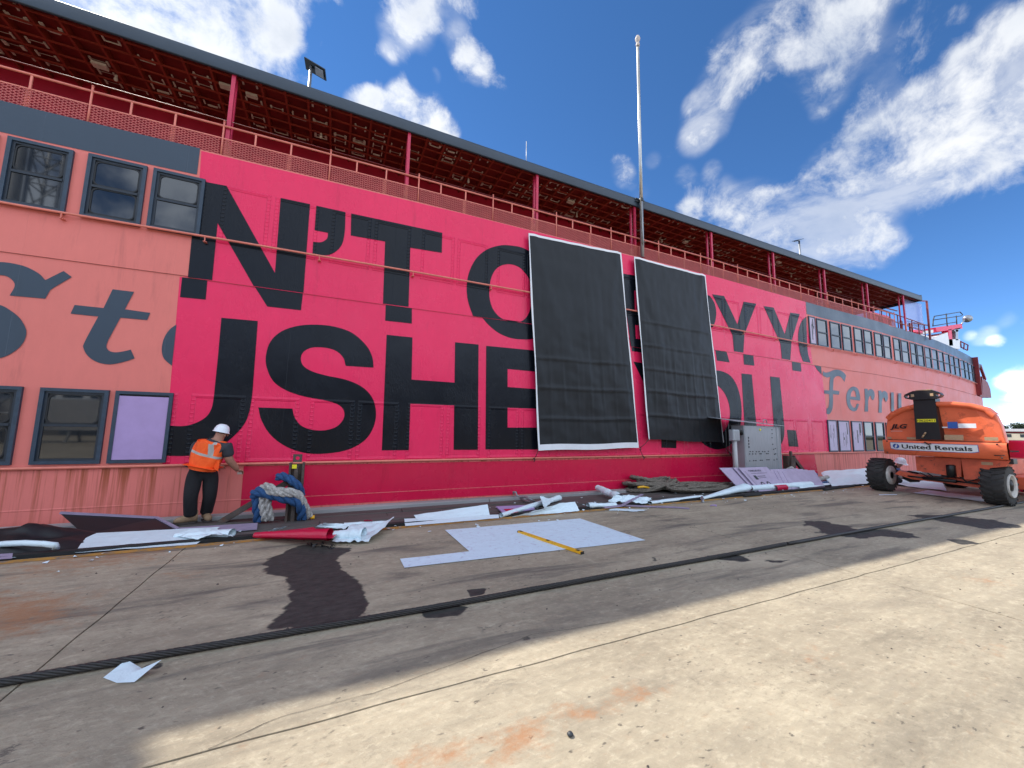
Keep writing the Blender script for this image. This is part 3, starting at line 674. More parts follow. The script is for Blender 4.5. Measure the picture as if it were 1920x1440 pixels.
letter([[(985,795),(980,700,1),(945,600,1),(870,565,1),(800,610,1),(762,700,1),(765,820,1),(800,920,1),(870,968,1),(930,950,1),(970,850),(930,845),(905,905,1),(865,900,1),(830,840,1),(820,775)], [(828,728),(840,665,1),(875,628,1),(908,660,1),(920,736)]], ZF, 0, 'blue', ferry)
R1 = [(1055,600),(1105,600),(1112,632),(1160,605,1),(1208,640,1),(1222,720,1),(1200,785,1),(1172,770,1),(1160,722,1),(1135,730,1),(1115,800),(1115,975),(1055,975),(1066,800)]
letter([R1], ZF, 0, 'blue', ferry)
letter([[(p[0]*.93+303, p[1]*.96+56) + tuple(p[2:]) for p in R1]], ZF, 0, 'blue', ferry)
letter([[(1490,660),(1535,660),(1540,950),(1580,985,1),(1612,940),(1612,675),(1658,675),(1664,980),(1640,1080,1),(1560,1110),(1555,1070),(1605,1040,1),(1615,1000),(1560,1022,1),(1495,960)]], ZF, 0, 'blue', ferry)

# ---- windows: frame, sashes, panes
def ring(x0, x1, z0, z1, w, y0, y1, mb=None):
    mb = mb or MB()
    mb.box((x0, y0, z0), (x1, y1, z0+w)); mb.box((x0, y0, z1-w), (x1, y1, z1)); mb.box((x0, y0+.001, z0+w), (x0+w, y1, z1-w)); mb.box((x1-w, y0+.001, z0+w), (x1, y1, z1-w)); return mb
def roundrect(x0, x1, z0, z1, r, y, n=5):
    pts = []
    for cx, cz, a0 in ((x1-r, z1-r, 0), (x0+r, z1-r, 90), (x0+r, z0+r, 180), (x1-r, z0+r, 270)):
        for k in range(n+1):
            a = math.radians(a0 + 90*k/n); pts.append(Vector((cx + r*math.cos(a), y, cz + r*math.sin(a))))
    return pts
def window(x0, x1, z0, z1, kind, yb, glass='glass', dz=0):
    """kind: which sashes have rounded gaskets ('rr', 'rs', 'board')"""
    w = .05
    fr = ring(x0, x1, z0, z1, w, yb-.045, yb-.002).build('window', M['frame'], ferry)
    ix0, ix1, iz0, iz1 = x0+w, x1-w, z0+w, z1-w; zm = (iz0+iz1)/2 + .02
    if kind == 'board':
        MB().add([(ix0, yb-.0035, iz0), (ix1, yb-.0035, iz0), (ix1, yb-.0035, iz1), (ix0, yb-.0035, iz1)], [(0, 1, 2, 3)]).build('backing', M['gasket'], fr)
        bd = MB().cbox((ix0-.01, yb-.034, iz0+.004), (ix1+.005, yb-.006, iz1-.03), .004).build('board', M['lavender'], fr); return fr
    MB().add([(ix0, yb-.0035, iz0), (ix1, yb-.0035, iz0), (ix1, yb-.0035, iz1), (ix0, yb-.0035, iz1)], [(0, 1, 2, 3)]).build('backing', M['gasket'], fr)
    ring(ix0, ix1, iz0, iz1, .035, yb-.022, yb-.003, MB().box((ix0+.035, yb-.030, zm-.028), (ix1-.035, yb-.003, zm+.012))).build('sash', M['sash'], fr)
    for (a, b, r) in ((zm+.014, iz1-.037, True), (iz0+.037, zm-.03, kind == 'rr')):
        if r:
            o = roundrect(ix0+.037, ix1-.037, a, b, .085, yb-.020); q = roundrect(ix0+.056, ix1-.056, a+.018, b-.018, .07, yb-.020); n = len(o)
            mb = MB(); mb.add(o+q, [(i, (i+1) % n, n+(i+1) % n, n+i) for i in range(n)]); mb.add([p+Vector((0, .014, 0)) for p in q]+q, [(i, (i+1) % n, n+(i+1) % n, n+i) for i in range(n)])
            mb.build('gasket', M['gasket'], fr)
            MB().add(roundrect(ix0+.05, ix1-.05, a+.012, b-.012, .07, yb-.009), [tuple(range(24))]).build('pane', M[glass], fr)
        else:
            MB().box((ix0+.036, yb-.010, a), (ix1-.036, yb-.004, b)).build('pane', M[glass], fr)
for k in range(4):
    window(-4.09-1.83*k, -3.31-1.83*k, .93, 2.09, 'rs', YH); 
    if k: window(-3.23-1.83*k, -2.45-1.83*k, .93, 2.09, 'rr', YH)
bo = window(-3.23, -2.50, .93, 2.09, 'board', YH); bo['label'] = 'window closed with a lavender foam board'
window(-4.87, -4.13, 4.87, 5.965, 'rs', YH-.018); window(-3.955, -3.21, 4.885, 5.985, 'rr', YH-.018); window(-3.125, -2.40, 4.89, 5.99, 'rs', YH-.018)
window(-5.72, -4.97, 4.86, 5.955, 'rr', YH-.018); window(-6.7, -5.95, 4.86, 5.95, 'rs', YH-.018); window(-7.55, -6.8, 4.86, 5.95, 'rr', YH-.018)
def swin(x0, x1, z0, z1, yb, kind='glass'):
    w = .045; z0 = sheer((x0+x1)/2, z0); z1 = sheer((x0+x1)/2, z1)
    fr = ring(x0, x1, z0, z1, w, yb-.04, yb-.002).build('window', M['frame'], ferry)
    if kind == 'board':
        MB().box((x0+w-.005, yb-.03, z0+w), (x1-w+.004, yb-.006, z1-w)).build('board', M['lavender4'], fr)
        rg = random.Random(int(x0*100))
        for q in range(7):
            bx = rg.uniform(x0+w+.05, x1-w-.09); bz = rg.uniform(z0+w+.05, z1-w-.3); hh = rg.choice((.10, .28, .5)); MB().box((bx, yb-.0335, bz), (bx+rg.choice((.012, .012, .06)), yb-.031, min(bz+hh, z1-w-.04))).build('print_mark', M['decalink'], fr)
        return
    zm = (z0+z1)/2
    MB().box((x0+w, yb-.032, zm-.025), (x1-w, yb-.002, zm+.025)).build('sash', M['sash'], fr)
    for a, b in ((z0+w, zm-.025), (zm+.025, z1-w)): MB().box((x0+w, yb-.012, a), (x1-w, yb-.004, b)).build('pane', M[kind], fr)
UR = [(16.78,17.5),(17.7,18.43),(18.56,19.26),(19.47,20.14),(20.26,20.93),(21.15,21.8),(21.93,22.58)]
zz7 = [(90,175,690),(200,290,720),(325,395,755),(420,495,785),(525,595,815),(615,685,840),(710,770,865),(785,850,890),(870,920,915),(935,985,935),(1005,1055,960),(1065,1110,985),(1125,1165,1005),(1185,1222,1025)]
for a, b, yz in zz7:
    xa = xb = 22.
    for _ in range(6): xa = P(1660+a/7.385, 540+yz/7.385, yh(xa)).x; xb = P(1660+b/7.385, 540+yz/7.385, yh(xb)).x
    if xa > 22.6: UR.append((xa, xb))
UR.append((16.26, 16.68))
for x0, x1 in UR:
    xm = (x0+x1)/2; swin(x0, x1, 4.98, 6.07, yh(xm)-.018, 'board' if x0 < 16.5 else 'glassw')
for k, (x0, x1) in enumerate(((17.05,17.66),(17.76,18.55),(18.73,19.53),(19.66,20.40),(20.58,21.30),(21.5,22.25),(22.4,23.15),(23.4,24.1),(24.3,25.0))):
    swin(x0, x1, .93, 2.13, yh((x0+x1)/2), 'board' if k < 3 else 'glass')
# ---- canopy over the upper deck
RX0, RX1 = -15.0, 26.25
def fasc(u, v):
    prof = [(8.30, 8.275), (8.262, 8.275), (8.255, 8.29), (8.252, 8.48), (8.262, 8.53), (8.30, 8.565), (8.50, 8.61)]
    y, z = prof[int(round(v*6))]; return (RX0+(RX1-RX0)*u, y+.06, z)
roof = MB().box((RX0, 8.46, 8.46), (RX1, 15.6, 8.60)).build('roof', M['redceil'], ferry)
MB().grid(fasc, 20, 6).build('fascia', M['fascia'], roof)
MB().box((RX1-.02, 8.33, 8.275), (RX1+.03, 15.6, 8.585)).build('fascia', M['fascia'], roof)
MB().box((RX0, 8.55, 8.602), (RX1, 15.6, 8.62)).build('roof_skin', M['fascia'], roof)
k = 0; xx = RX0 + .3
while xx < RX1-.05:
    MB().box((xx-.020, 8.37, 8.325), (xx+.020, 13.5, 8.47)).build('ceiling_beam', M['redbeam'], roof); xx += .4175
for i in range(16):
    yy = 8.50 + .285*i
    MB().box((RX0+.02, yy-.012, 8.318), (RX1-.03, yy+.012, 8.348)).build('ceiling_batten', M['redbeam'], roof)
# fixing brackets, vents and lamps left on the ceiling
rb = random.Random(5); bme = {}
def brk(kind):
    mb = MB()
    if kind == 'u': mb.box((-.13, -.05, -.02), (-.105, .06, .0)).box((.105, -.05, -.02), (.13, .06, .0)).box((-.13, .06, -.02), (.13, .068, .0))
    elif kind == 'ii': mb.box((-.12, -.004, -.006), (.12, .004, -.001)).box((-.13, -.05, -.02), (-.10, .06, .0)).box((.10, -.05, -.02), (.13, .06, .0))
    elif kind == 'n': mb.box((-.13, -.06, -.02), (-.105, .05, .0)).box((.105, -.06, -.02), (.13, .05, .0)).box((-.08, .05, -.02), (.08, .085, .0))
    else: mb.box((-.10, -.05, -.05), (.10, .05, .0))
    return mb.mesh('ceiling_bracket')
for kd in ('u', 'ii', 'n', 'box'):
    bme[kd] = brk(kd); bme[kd].materials.append(M['offwhite'])
fo = wloc(ferry)
for i in range(230):
    x = -6.5+32*(rb.random()**1.25); y = rb.choice([8.58, 8.81, 9.05, 9.28, 9.52, 9.75]) + rb.uniform(-.03, .03)
    x = round((x-RX0-.3)/.4175)*.4175 + RX0+.3 + .209
    kd = rb.choice(['u', 'ii', 'ii', 'n', 'ii'] if i < 221 else ['box'])
    o = bpy.data.objects.new('ceiling_bracket', bme[kd]); COL.objects.link(o); o.parent = roof; o.location = Vector((x, y, 8.375 if kd != 'box' else 8.33)) - wloc(roof)
    o.scale = (rb.uniform(.85, 1.2), rb.uniform(.8, 1.25), 1)
for i in range(9):
    x = -4.3+3.6*i; y = 9.45 + .1*math.sin(i*5)
    lb = MB().lathe([(.0, 0), (.02, 0), (.024, -.03), (.016, -.05), (.03, -.07), (.033, -.10), (.02, -.13), (0, -.135)], (x, y, 8.33), n=10).build('deck_lamp', M['offwhite'], roof)
# wall of the deck house behind the rail
MB().box((-15, 10.12, 6.55), (20.5, 10.2, 8.46)).build('deckhouse_wall', M['redwall'], ferry)
# posts carrying the canopy, in pairs
px0 = -2.18
for k in range(-3, 9):
    x = px0 + 3.33*k
    if x > 25: continue
    zb = sheer(x, 6.58); split = sheer(x, 6.95)
    for yy, w in ((8.40, .055), (8.56, .045)):
        po = MB().box((x-w/2-.005, yy-w/2, split), (x+w/2+.005, yy+w/2, 8.34)).build('canopy_post', M['redpost'], ferry)
        MB().box((x-w/2-.006, yy-w/2-.001, zb), (x+w/2+.006, yy+w/2, split)).build('post_foot', M['salmon_rail'], po)
# railing: standards every 1.82 m, hand rail, stubs and panels of expanded metal
def mesh_panel(L, H_, a=.090, b=.048, t=.0056):
    mb = MB(); n = int((L+H_*a/b)/a)+1
    for sgn in (1, -1):
        for i in range(-int(H_/b)-1, int(L/a)+2):
            # line x = i*a + sgn*(z*a/b) ... clipped to the panel
            pts = []
            x0 = i*a if sgn > 0 else i*a + H_*a/b
            za, zb_ = 0.0, H_
            k_ = sgn*a/b
            # clip x in [0,L]
            t0 = (0-x0)/k_; t1 = (L-x0)/k_; lo, hi = min(t0, t1), max(t0, t1)
            za = max(0, lo); zb_ = min(H_, hi)
            if zb_-za < .01: continue
            p = Vector((x0+k_*za, 0, za)); q = Vector((x0+k_*zb_, 0, zb_)); d = (q-p).normalized(); s_ = Vector((-d.z, 0, d.x))*t; dep = Vector((0, .008 if sgn > 0 else .009, 0))
            mb.add([p+s_, p-s_, q-s_, q+s_, p+s_+dep, p-s_+dep, q-s_+dep, q+s_+dep], [(0, 3, 2, 1), (4, 5, 6, 7), (0, 4, 7, 3), (1, 2, 6, 5)])
    return mb
S0 = -4.06; SP = 1.822
pm = mesh_panel(SP-.05, .35).mesh('mesh_panel', recalc=False); pm.materials.append(M['meshred'])
for k in range(-4, 16):
    x = S0 + SP*k; zb = sheer(x, 6.585)
    MB().tube([(x, 8.345, zb), (x, 8.345, zb+.70)], .016, 8).tube([(x, 8.345, zb+.70), (x, 8.345, zb+.715)], .021, 8).build('rail_standard', M['salmon_rail'], ferry)
    if x > 22.5: continue
    x2 = x+SP; z2 = sheer(x2, 6.585)
    MB().tube([(x, 8.345, zb+.615), (x2, 8.345, z2+.615)], .020, 8).build('hand_rail', M['salmon_rail'], ferry)
    MB().bar((x, 8.345, zb+.365), (x2, 8.345, z2+.365), .012, .018).bar((x, 8.345, zb+.012), (x2, 8.345, z2+.012), .012, .018).build('panel_frame', M['salmon_rail'], ferry)
    for q in (.27, .60):
        xs_ = x+SP*q+.02; zs = sheer(xs_, 6.585)
        MB().bar((xs_, 8.345, zs+.365), (xs_, 8.345, zs+.605), .028, .02).build('rail_stub', M['salmon_rail'], ferry)
    xm = x+SP*.60; zs = sheer(xm, 6.585)
    MB().box((xm-.03, 8.352, zs), (xm+.03, 8.358, zs+.36)).build('panel_strip', M['salmon_rail'], ferry)
    o = bpy.data.objects.new('mesh_panel', pm); COL.objects.link(o); o.parent = ferry; o.location = Vector((x+.025, 8.34, zb+.01)) - fo
    o.rotation_euler = (0, -math.atan2(z2-zb, SP), 0)
MB().tube([(-15, 8.52, 7.36), (20, 8.52, 7.47)], .006, 6).build('deck_cable', M['darkred'], ferry)
# stern-side companion rails and screens beyond the canopy end
def rails(pts, zs, r, name, mat, ends=True):
    mb = MB()
    for z in zs: mb.tube([(p[0], p[1], p[2]+z) for p in pts], r, 6)
    for p in pts: mb.tube([(p[0], p[1], p[2]), (p[0], p[1], p[2]+max(zs))], r, 6)
    return mb.build(name, mat, ferry)
def onh(x): return (x, yh(x)+.03, sheer(x, 6.56))
rails([onh(x) for x in (21.4, 22.2, 23.0, 23.8, 24.6, 25.4, 26.2, 27.0)], (.35, .72), .022, 'end_railing', M['darkred'])
for x in (22.4, 23.3, 24.4, 25.3): MB().box((x-.08, 8.5, 6.55), (x+.08, 8.56, 7.05)).build('railing_plate', M['darkred'], ferry)
MB().box((22.3, 8.9, 6.6), (24.3, 8.94, 7.35)).build('windbreak', M['hotpink'], ferry)
sp_ = MB().bar((27.0, 8.42, 6.4), (27.06, 8.42, 8.42), .07).bar((26.25, 8.42, 8.30), (27.06, 8.42, 8.42), .05).build('screen_post', M['darkred'], ferry)
MB().box((25.2, 8.60, 6.9), (27.0, 8.606, 8.30)).build('clear_screen', M['screen'], sp_)
MB().bar((25.6, 8.5, 7.1), (27.0, 8.45, 7.15), .045).bar((23.6, 8.7, 7.6), (24.6, 8.7, 7.62), .04).build('screen_brace', M['darkred'], ferry)
# wheelhouse over the far end
YP = 10.0
Q = lambda px, py: P(px, py, YP)
wh = MB().prism([Q(1752,632), Q(1777,623), Q(1779,606+30), Q(1800,636), Q(1800,655), Q(1745,645)], (0, 2.4, 0)).build('wheelhouse', M['white'], ferry)
MB().prism([Q(1754,614), Q(1803,607), Q(1805,616), Q(1757,622)], (0, 2.6, 0)).build('roof_edge', M['hotpink'], wh)
MB().prism([Q(1778,618), Q(1784,617), Q(1787,648), Q(1780,648)], (0, .3, 0)).build('pillar', M['hotpink'], wh)
MB().prism([Q(1792,618), Q(1797,618), Q(1797,638), Q(1792,638)], (0, .3, 0)).prism([Q(1788,617), Q(1802,614), Q(1796,622), Q(1791,622)], (0, .3, 0)).build('pillar', M['steel'], wh)
MB().prism([Q(1715,618), Q(1730,619), Q(1730,624), Q(1714,622)], (0, 1.2, 0)).build('locker', M['hotpink'], wh)
MB().prism([Q(1731,621), Q(1750,618), Q(1750,624), Q(1731,626)], (0, 1.2, 0)).prism([Q(1728,627), Q(1750,632), Q(1750,638), Q(1728,630)], (0, 1.2, 0)).build('hatch_cover', M['white'], wh)
tr = MB()
for a, b in (((1750,599),(1752,593)), ((1752,593),(1800,585)), ((1800,585),(1805,590)), ((1750,600),(1804,592)), ((1774,588),(1776,612)), ((1793,592),(1794,608)), ((1750,611),(1792,604)), ((1750,599),(1749,612))):
    tr.tube([Q(*a), Q(*b)], .03, 6)
tr.build('roof_rail', M['dkmetal'], wh)
sl_c = Q(1812, 597)
MB().lathe([(0, -.22), (.12, -.2), (.17, -.05), (.24, .12), (.25, .18), (0, .16)], (sl_c.x, sl_c.y, sl_c.z), axis='x', n=16).tube([Q(1803,608), Q(1808,600)], .04, 6).build('searchlight', M['steel'], wh)
fr_ = MB()
for a, b in (((1801,640),(1802,651)), ((1801,640),(1815,647)), ((1815,647),(1814,657)), ((1802,651),(1814,657)), ((1808,643),(1807,655))): fr_.tube([Q(*a), Q(*b)], .035, 6)
fr_.build('fore_rail', M['darkred'], wh)
# open fore deck: post, bulwark, ladder rungs
ye = yh(XE)+.1
MB().prism([P(1828,677,ye), P(1839,684,ye), P(1838,690,ye), P(1828,686,ye)], (0, 2.0, 0)).build('fore_canopy', M['fascia'], ferry)
MB().bar(P(1837,684,ye+.2), P(1847,712,ye+.2), .12).build('fore_post', M['darkred'], ferry)
MB().prism([P(1838,745,9.7), P(1838,712,9.7), P(1846,711,9.7), P(1852,717,9.7), P(1857,730,9.7), P(1859,746,9.7)], (0, .2, 0)).build('bulwark', M['darkred'], ferry)
lad = MB()
for py in (712, 718, 724, 730): lad.bar(P(1833,py,9.55), P(1841,py+2,9.55), .06)
lad.bar(P(1833,706,9.5), P(1834,738,9.5), .08).bar(P(1840,706,9.5), P(1841,738,9.5), .08); lad.build('ladder', M['darkred'], ferry)
# flagpole clamped to the canopy edge
fp = MB(); fx, fy = 7.93, 8.235
fp.tube([(fx, fy, 6.66), (fx, fy, 8.5)], .052, 14); fp.build('flagpole', M['steel'], ferry)
MB().tube([(fx, fy, 8.50), (fx, fy, 10.5), (fx, fy, 13.62)], [.050, .047, .042], 14).build('pole_upper', M['pole'], ferry)
MB().lathe([(.045, 13.60), (.058, 13.61), (.058, 13.70), (.03, 13.72), (.045, 13.76), (.075, 13.84), (.078, 13.90), (.05, 13.97), (0, 13.99)], (fx, fy, 0), n=16).build('pole_truck', M['offwhite'], ferry)
MB().lathe([(.05, 8.40), (.066, 8.41), (.066, 8.50), (.05, 8.51)], (fx, fy, 0), n=14).bar((fx-.17, fy+.05, 8.42), (fx+.17, fy+.05, 8.42), .02, .03).bar((fx-.17, fy+.05, 8.50), (fx+.17, fy+.05, 8.50), .02, .03).build('pole_clamp', M['dkmetal'], ferry)
MB().tube([(fx-.055, fy-.03, 8.6), (fx-.075, fy-.05, 7.6), (fx-.06, fy-.04, 7.1), (fx-.02, fy-.065, 7.0), (fx-.04, fy-.06, 7.4), (fx-.055, fy-.04, 8.5)], .009, 6).bar((fx-.06, fy-.06, 7.08), (fx+.09, fy-.06, 7.14), .016).build('halyard', M['ropegrey'], ferry)
# solar lamps and an aerial on the canopy roof
def solar(x, y, ztop, tilt, yaw, roll):
    e = MB().tube([(x, y, 8.6), (x, y, ztop)], .038, 10).build('solar_lamp', M['steel'], ferry)
    m = Matrix.Rotation(yaw, 3, 'Z') @ Matrix.Rotation(roll, 3, 'Y') @ Matrix.Rotation(tilt, 3, 'X')
    pl = MB(); pl.box((-.16, -.15, -.012), (.40, .15, .012)); pl.v = [tuple(m @ Vector(v) + Vector((x, y, ztop))) for v in pl.v]; pl.build('panel', M['solar'], e)
    hd = MB(); hd.cbox((.14, -.10, -.05), (.36, .10, -.022), .006); hd.v = [tuple(m @ Vector(v) + Vector((x, y, ztop))) for v in hd.v]; hd.build('lamp_head', M['steel'], e)
solar(-1.14, 10.5, 10.93, math.radians(-14), math.radians(-12), math.radians(24)); solar(20.28, 10.5, 11.10, math.radians(-10), math.radians(185), math.radians(22))
MB().tube([(4.40, 8.9, 8.6), (4.40, 8.9, 9.6)], .010, 6).build('aerial', M['steel'], ferry)
# unseen roof block added at left to cast the dock's shadow step; bridge behind
MB().box((-13.5, 8.95, 8.63), (-6.29, 9.6, 10.65)).build('shadow_block', M['white'], ferry)
MB().box((-13.4, 9.6, 8.63), (-8.0, 14.0, 10.8)).build('bridge', M['white'], ferry)

# ------------------------------------------------------------------ banners hung on the ferry side
def banner(tl, tr_, br, bl, label, seed, side=None):
    y0 = 8.19; A = [P(*q, y0) for q in (tl, tr_, br, bl)]
    A[2].y = A[3].y = 8.16
    for i, yq in ((2, 8.16), (3, 8.16)):
        A[i] = P(*(br if i == 2 else bl), yq)
    e = empty('banner', ((A[0].x+A[1].x)/2, y0, A[3].z), label, 'banner', 'black banners covering the lettering')
    rg = random.Random(seed)
    vcre = [rg.uniform(0, 1) for _ in range(9)]; hcre = [.585, .72, .86] if seed == 1 else [.36, .49, .62, .74, .87]
    def f(u, v):
        t = A[0].lerp(A[1], u); b = A[3].lerp(A[2], u); p = t.lerp(b, v)
        d = 0
        # gentle swags from the top corners, folds down the cloth and fold-line creases
        d += .030*math.sin(u*math.pi)*math.sin(min(1, v*1.2)*math.pi)
        d += .020*vnoise((u*5.5+1.1*math.sin(v*3.1+seed), v*1.6, seed+2))*min(1, .3+v) + .012*abs(vnoise((u*11, v*2.3+u*2, seed+6)))
        dg = abs((u - (.05 + .45*v))); d += .022*math.exp(-(dg/.04)**2)*math.exp(-v*3.2)
        dg = abs((u - (.95 - .40*v))); d += .022*math.exp(-(dg/.04)**2)*math.exp(-v*3.2)
        for h in hcre: d += .016*math.exp(-((v-h)/.006)**2)
        if v > .45:
            for q in range(1, 8): d += .014*math.exp(-((u-q/7.6-.012*vnoise((q, v*4, 3)))/.010)**2)*min(1, (v-.45)*6)*(.5+.5*vnoise((q*3, v*5, seed)))
        d += .014*vnoise((u*6, v*10, seed)) + .006*vnoise((u*16, v*24, seed))
        edge = min(u, 1-u)*3.4
        x = p.x + (.012*math.sin(v*11+seed) if u in (0, 1) else 0)
        return (x, p.y - 1.3*d*min(1, .15+edge*4), p.z + .012*math.sin(u*9)*v)
    MB().grid(f, 90, 140).build('cloth', M['banner'], e)
    def hem(us, w, name='hem'):
        mb = MB()
        if us in ('l', 'r'):
            a, b = ((0, .013) if us == 'l' else (1-.013, 1))
            mb.grid(lambda u, v: Vector(f(a+(b-a)*u, v)) + Vector((0, -.006, 0)), 2, 60)
        else:
            a, b = ((0, .011) if us == 't' else (.974, 1))
            mb.grid(lambda u, v: Vector(f(u, a+(b-a)*v)) + Vector((0, -.007, 0)), 60, 2)
        mb.build(name, M['hem'], e)
    for s_ in side: hem(s_, .04)
    return e, A
b1, A1 = banner((990,437),(1164,474),(1198,840),(1010,845), 'wide black cloth banner with a white hem all round, left of the two', 1, 'lrtb')
b2, A2 = banner((1188,481),(1322,516),(1357,830),(1216,824), 'narrower black cloth banner between the white hemmed one and the grey cabinet', 2, 'lrt')
def tie(a, b, par):
    mb = MB(); a = Vector(a); b = Vector(b)
    mb.tube([a, a.lerp(b, .5)+Vector((0, -.02, -.01)), b], .008, 6); mb.tube([b+Vector((-.02, -.02, .03)), b+Vector((.02, -.02, -.03)), b+Vector((-.01, -.02, -.06))], .012, 6); mb.build('tie_cord', M['rubber'], par)
tie(P(1009,845,8.14), P(1001,861,8.27), b1); tie(P(1199,842,8.14), P(1206,857,8.27), b1); tie(P(1217,823,8.13), P(1200,840,8.14), b2); tie(P(1354,831,8.14), P(1368,850,8.27), b2)
# ------------------------------------------------------------------ things lying on the dock
def patch(corners, nu, nv, amp, seed, lift=None, freq=4):
    """sheet spanned by four corners, crumpled"""
    a, b, c, d = [Vector(q) for q in corners]; mb = MB()
    def f(u, v):
        p = a.lerp(b, u).lerp(d.lerp(c, u), v)
        z = amp*(vnoise((u*freq, v*freq, seed)) + .5*vnoise((u*freq*2.3, v*freq*2.3, seed+5))) + amp*.75
        if lift: z += lift(u, v)
        return (p.x + amp*.5*vnoise((u*3, v*3, seed+9)), p.y + amp*.5*vnoise((u*3, v*3, seed+17)), p.z + max(.0, z))
    mb.grid(f, nu, nv); return mb
def sheet(name, corners, mat, label, cat, amp=.02, seed=1, lift=None, nu=26, nv=18, freq=4, group=None, thick=.0):
    mb = patch(corners, nu, nv, amp, seed, lift, freq); c = sum((Vector(q) for q in corners), Vector())/4
    return solo(name, mb, mat, (c.x, c.y, min(q[2] for q in corners)), label, cat, group)
def rolled(name, p0, p1, r0, r1, mat, label, cat, squash=.7, wob=.25, seed=1, group=None, inner=None):
    """loosely rolled sheet: a spiral section swept from p0 to p1"""
    p0 = Vector(p0); p1 = Vector(p1); d = (p1-p0).normalized(); s_ = Vector((-d.y, d.x, 0)).normalized(); mb = MB()
    def f(u, v):
        r = r0+(r1-r0)*u; a = -1.2 + v*2*math.pi*1.35; r *= 1.35; rr = r*(1-.22*v)*(1+wob*.6*vnoise((u*4, v*2.5, seed))+.12*vnoise((u*9, v*4, seed+4)))
        return p0.lerp(p1, u) + s_*(rr*math.cos(a)) + Vector((0, 0, r*squash + rr*squash*math.sin(a))) 
    mb.grid(f, 30, 40)
    return solo(name, mb, mat, (p0+p1)/2, label, cat, group)
g8 = lambda a, b, z=.0: G(700+a/2.4, 860+b/2.4, z)
# L-shaped sheet with the level on it
poly = [g8(322,322,.005), g8(930,270,.005), g8(1225,368,.005), g8(140,492,.005), g8(120,452,.005), g8(432,418,.005)]
bm = bmesh.new(); vs_ = [bm.verts.new(p) for p in poly]; bm.faces.new(vs_); bmesh.ops.triangulate(bm, faces=bm.faces[:]); bmesh.ops.subdivide_edges(bm, edges=bm.edges[:], cuts=14, use_grid_fill=True)
for v in bm.verts: v.co.z += .004+.004*vnoise((v.co.x*3, v.co.y*3, 2))
mb = MB(); bm.verts.index_update(); mb.add([v.co for v in bm.verts], [[v.index for v in f.verts] for f in bm.faces], True); bm.free()
solo('template_sheet', mb, M['paperw'], g8(700,380), 'large L-shaped white sheet lying flat on the concrete under the yellow level', 'sheet')
a = g8(655,328,.02); b = g8(940,424,.02)
lv = empty('spirit_level', (a+b)/2, 'long yellow spirit level lying on the white sheet', 'level')
MB().bar(a, b, .055, .028).build('body', M['yellow'], lv)
dd = (b-a).normalized()
for t_ in (.04, .5, .94): MB().bar(a.lerp(b, t_-.02)+Vector((0, 0, .006)), a.lerp(b, t_+.02)+Vector((0, 0, .006)), .036, .022).build('vial', M['blackpaint'], lv)
for t_ in (0, 1): MB().bar(a.lerp(b, t_)-dd*.006, a.lerp(b, t_)+dd*.006, .058, .031).build('end_cap', M['blackpaint'], lv)
g7 = lambda a_, b_, z=.0: G(a_/2.743, 940+b_/2.743, z)
# scrap by the cable
mb = MB(); pts = [g7(530,910), g7(648,838), g7(735,880), g7(825,878), g7(690,935), g7(600,937)]; cc = sum(pts, Vector())/6
fan = [cc+Vector((0, 0, .012))]; zs = [.004, .03, .02, .075, .006, .004]
mb.add([fan[0]] + [p+Vector((0, 0, z)) for p, z in zip(pts, zs)], [(0, i+1, (i+1) % 6+1) for i in range(6)], True)
solo('paper_scrap', mb, M['paper'], cc, 'small curled scrap of white paper lying by itself below the wire rope', 'paper')
# wire rope along the dock
mb = MB(); path = [(-14+i*.25, 3.53+.012*math.sin(i*.13)+.006*math.sin(i*.41), .026) for i in range(int(44/.25))]
mb.tube(path, .024, 9)
def ropework(path, r, strands, pitch, rs, n=6, step=1):
    """laid rope: helical strands round the path"""
    mb = MB(); P_ = [Vector(p) for p in path]; L = [0]
    for i in range(1, len(P_)): L.append(L[-1]+(P_[i]-P_[i-1]).length)
    frames = []; prev = None
    for i, p in enumerate(P_):
        d = (P_[min(i+1, len(P_)-1)]-P_[max(i-1, 0)]).normalized()
        if prev is None: x_ = d.orthogonal().normalized()
        else:
            x_ = prev - d*prev.dot(d); x_ = x_.normalized() if x_.length > 1e-6 else d.orthogonal().normalized()
        prev = x_; frames.append((x_, d.cross(x_)))
    for s_ in range(strands):
        q = []
        for i, p in enumerate(P_):
            a_ = 2*math.pi*(s_/strands + L[i]/pitch); x_, y_ = frames[i]; q.append(p + x_*(r*math.cos(a_)) + y_*(r*math.sin(a_)))
        mb.tube(q, rs, n)
    return mb
wp = [(-6+i*.03, 3.53+.012*math.sin(i*.016)+.006*math.sin(i*.049), .027) for i in range(int(12/.03))]
wr = ropework(wp, .016, 6, .30, .0105, 5)
wr.tube([(6.0+i*.25, 3.53+.012*math.sin((i*.25+12)/.03*.016), .027) for i in range(110)], .025, 8)
wr.tube([(-20+i*.25, 3.53, .027) for i in range(57)], .025, 8)
solo('wire_rope', wr, M['wirerope'], (5, 3.53, 0), 'dark greasy wire rope stretched along the whole dock', 'cable')

def gz(px, py, z): return G(px, py, z)
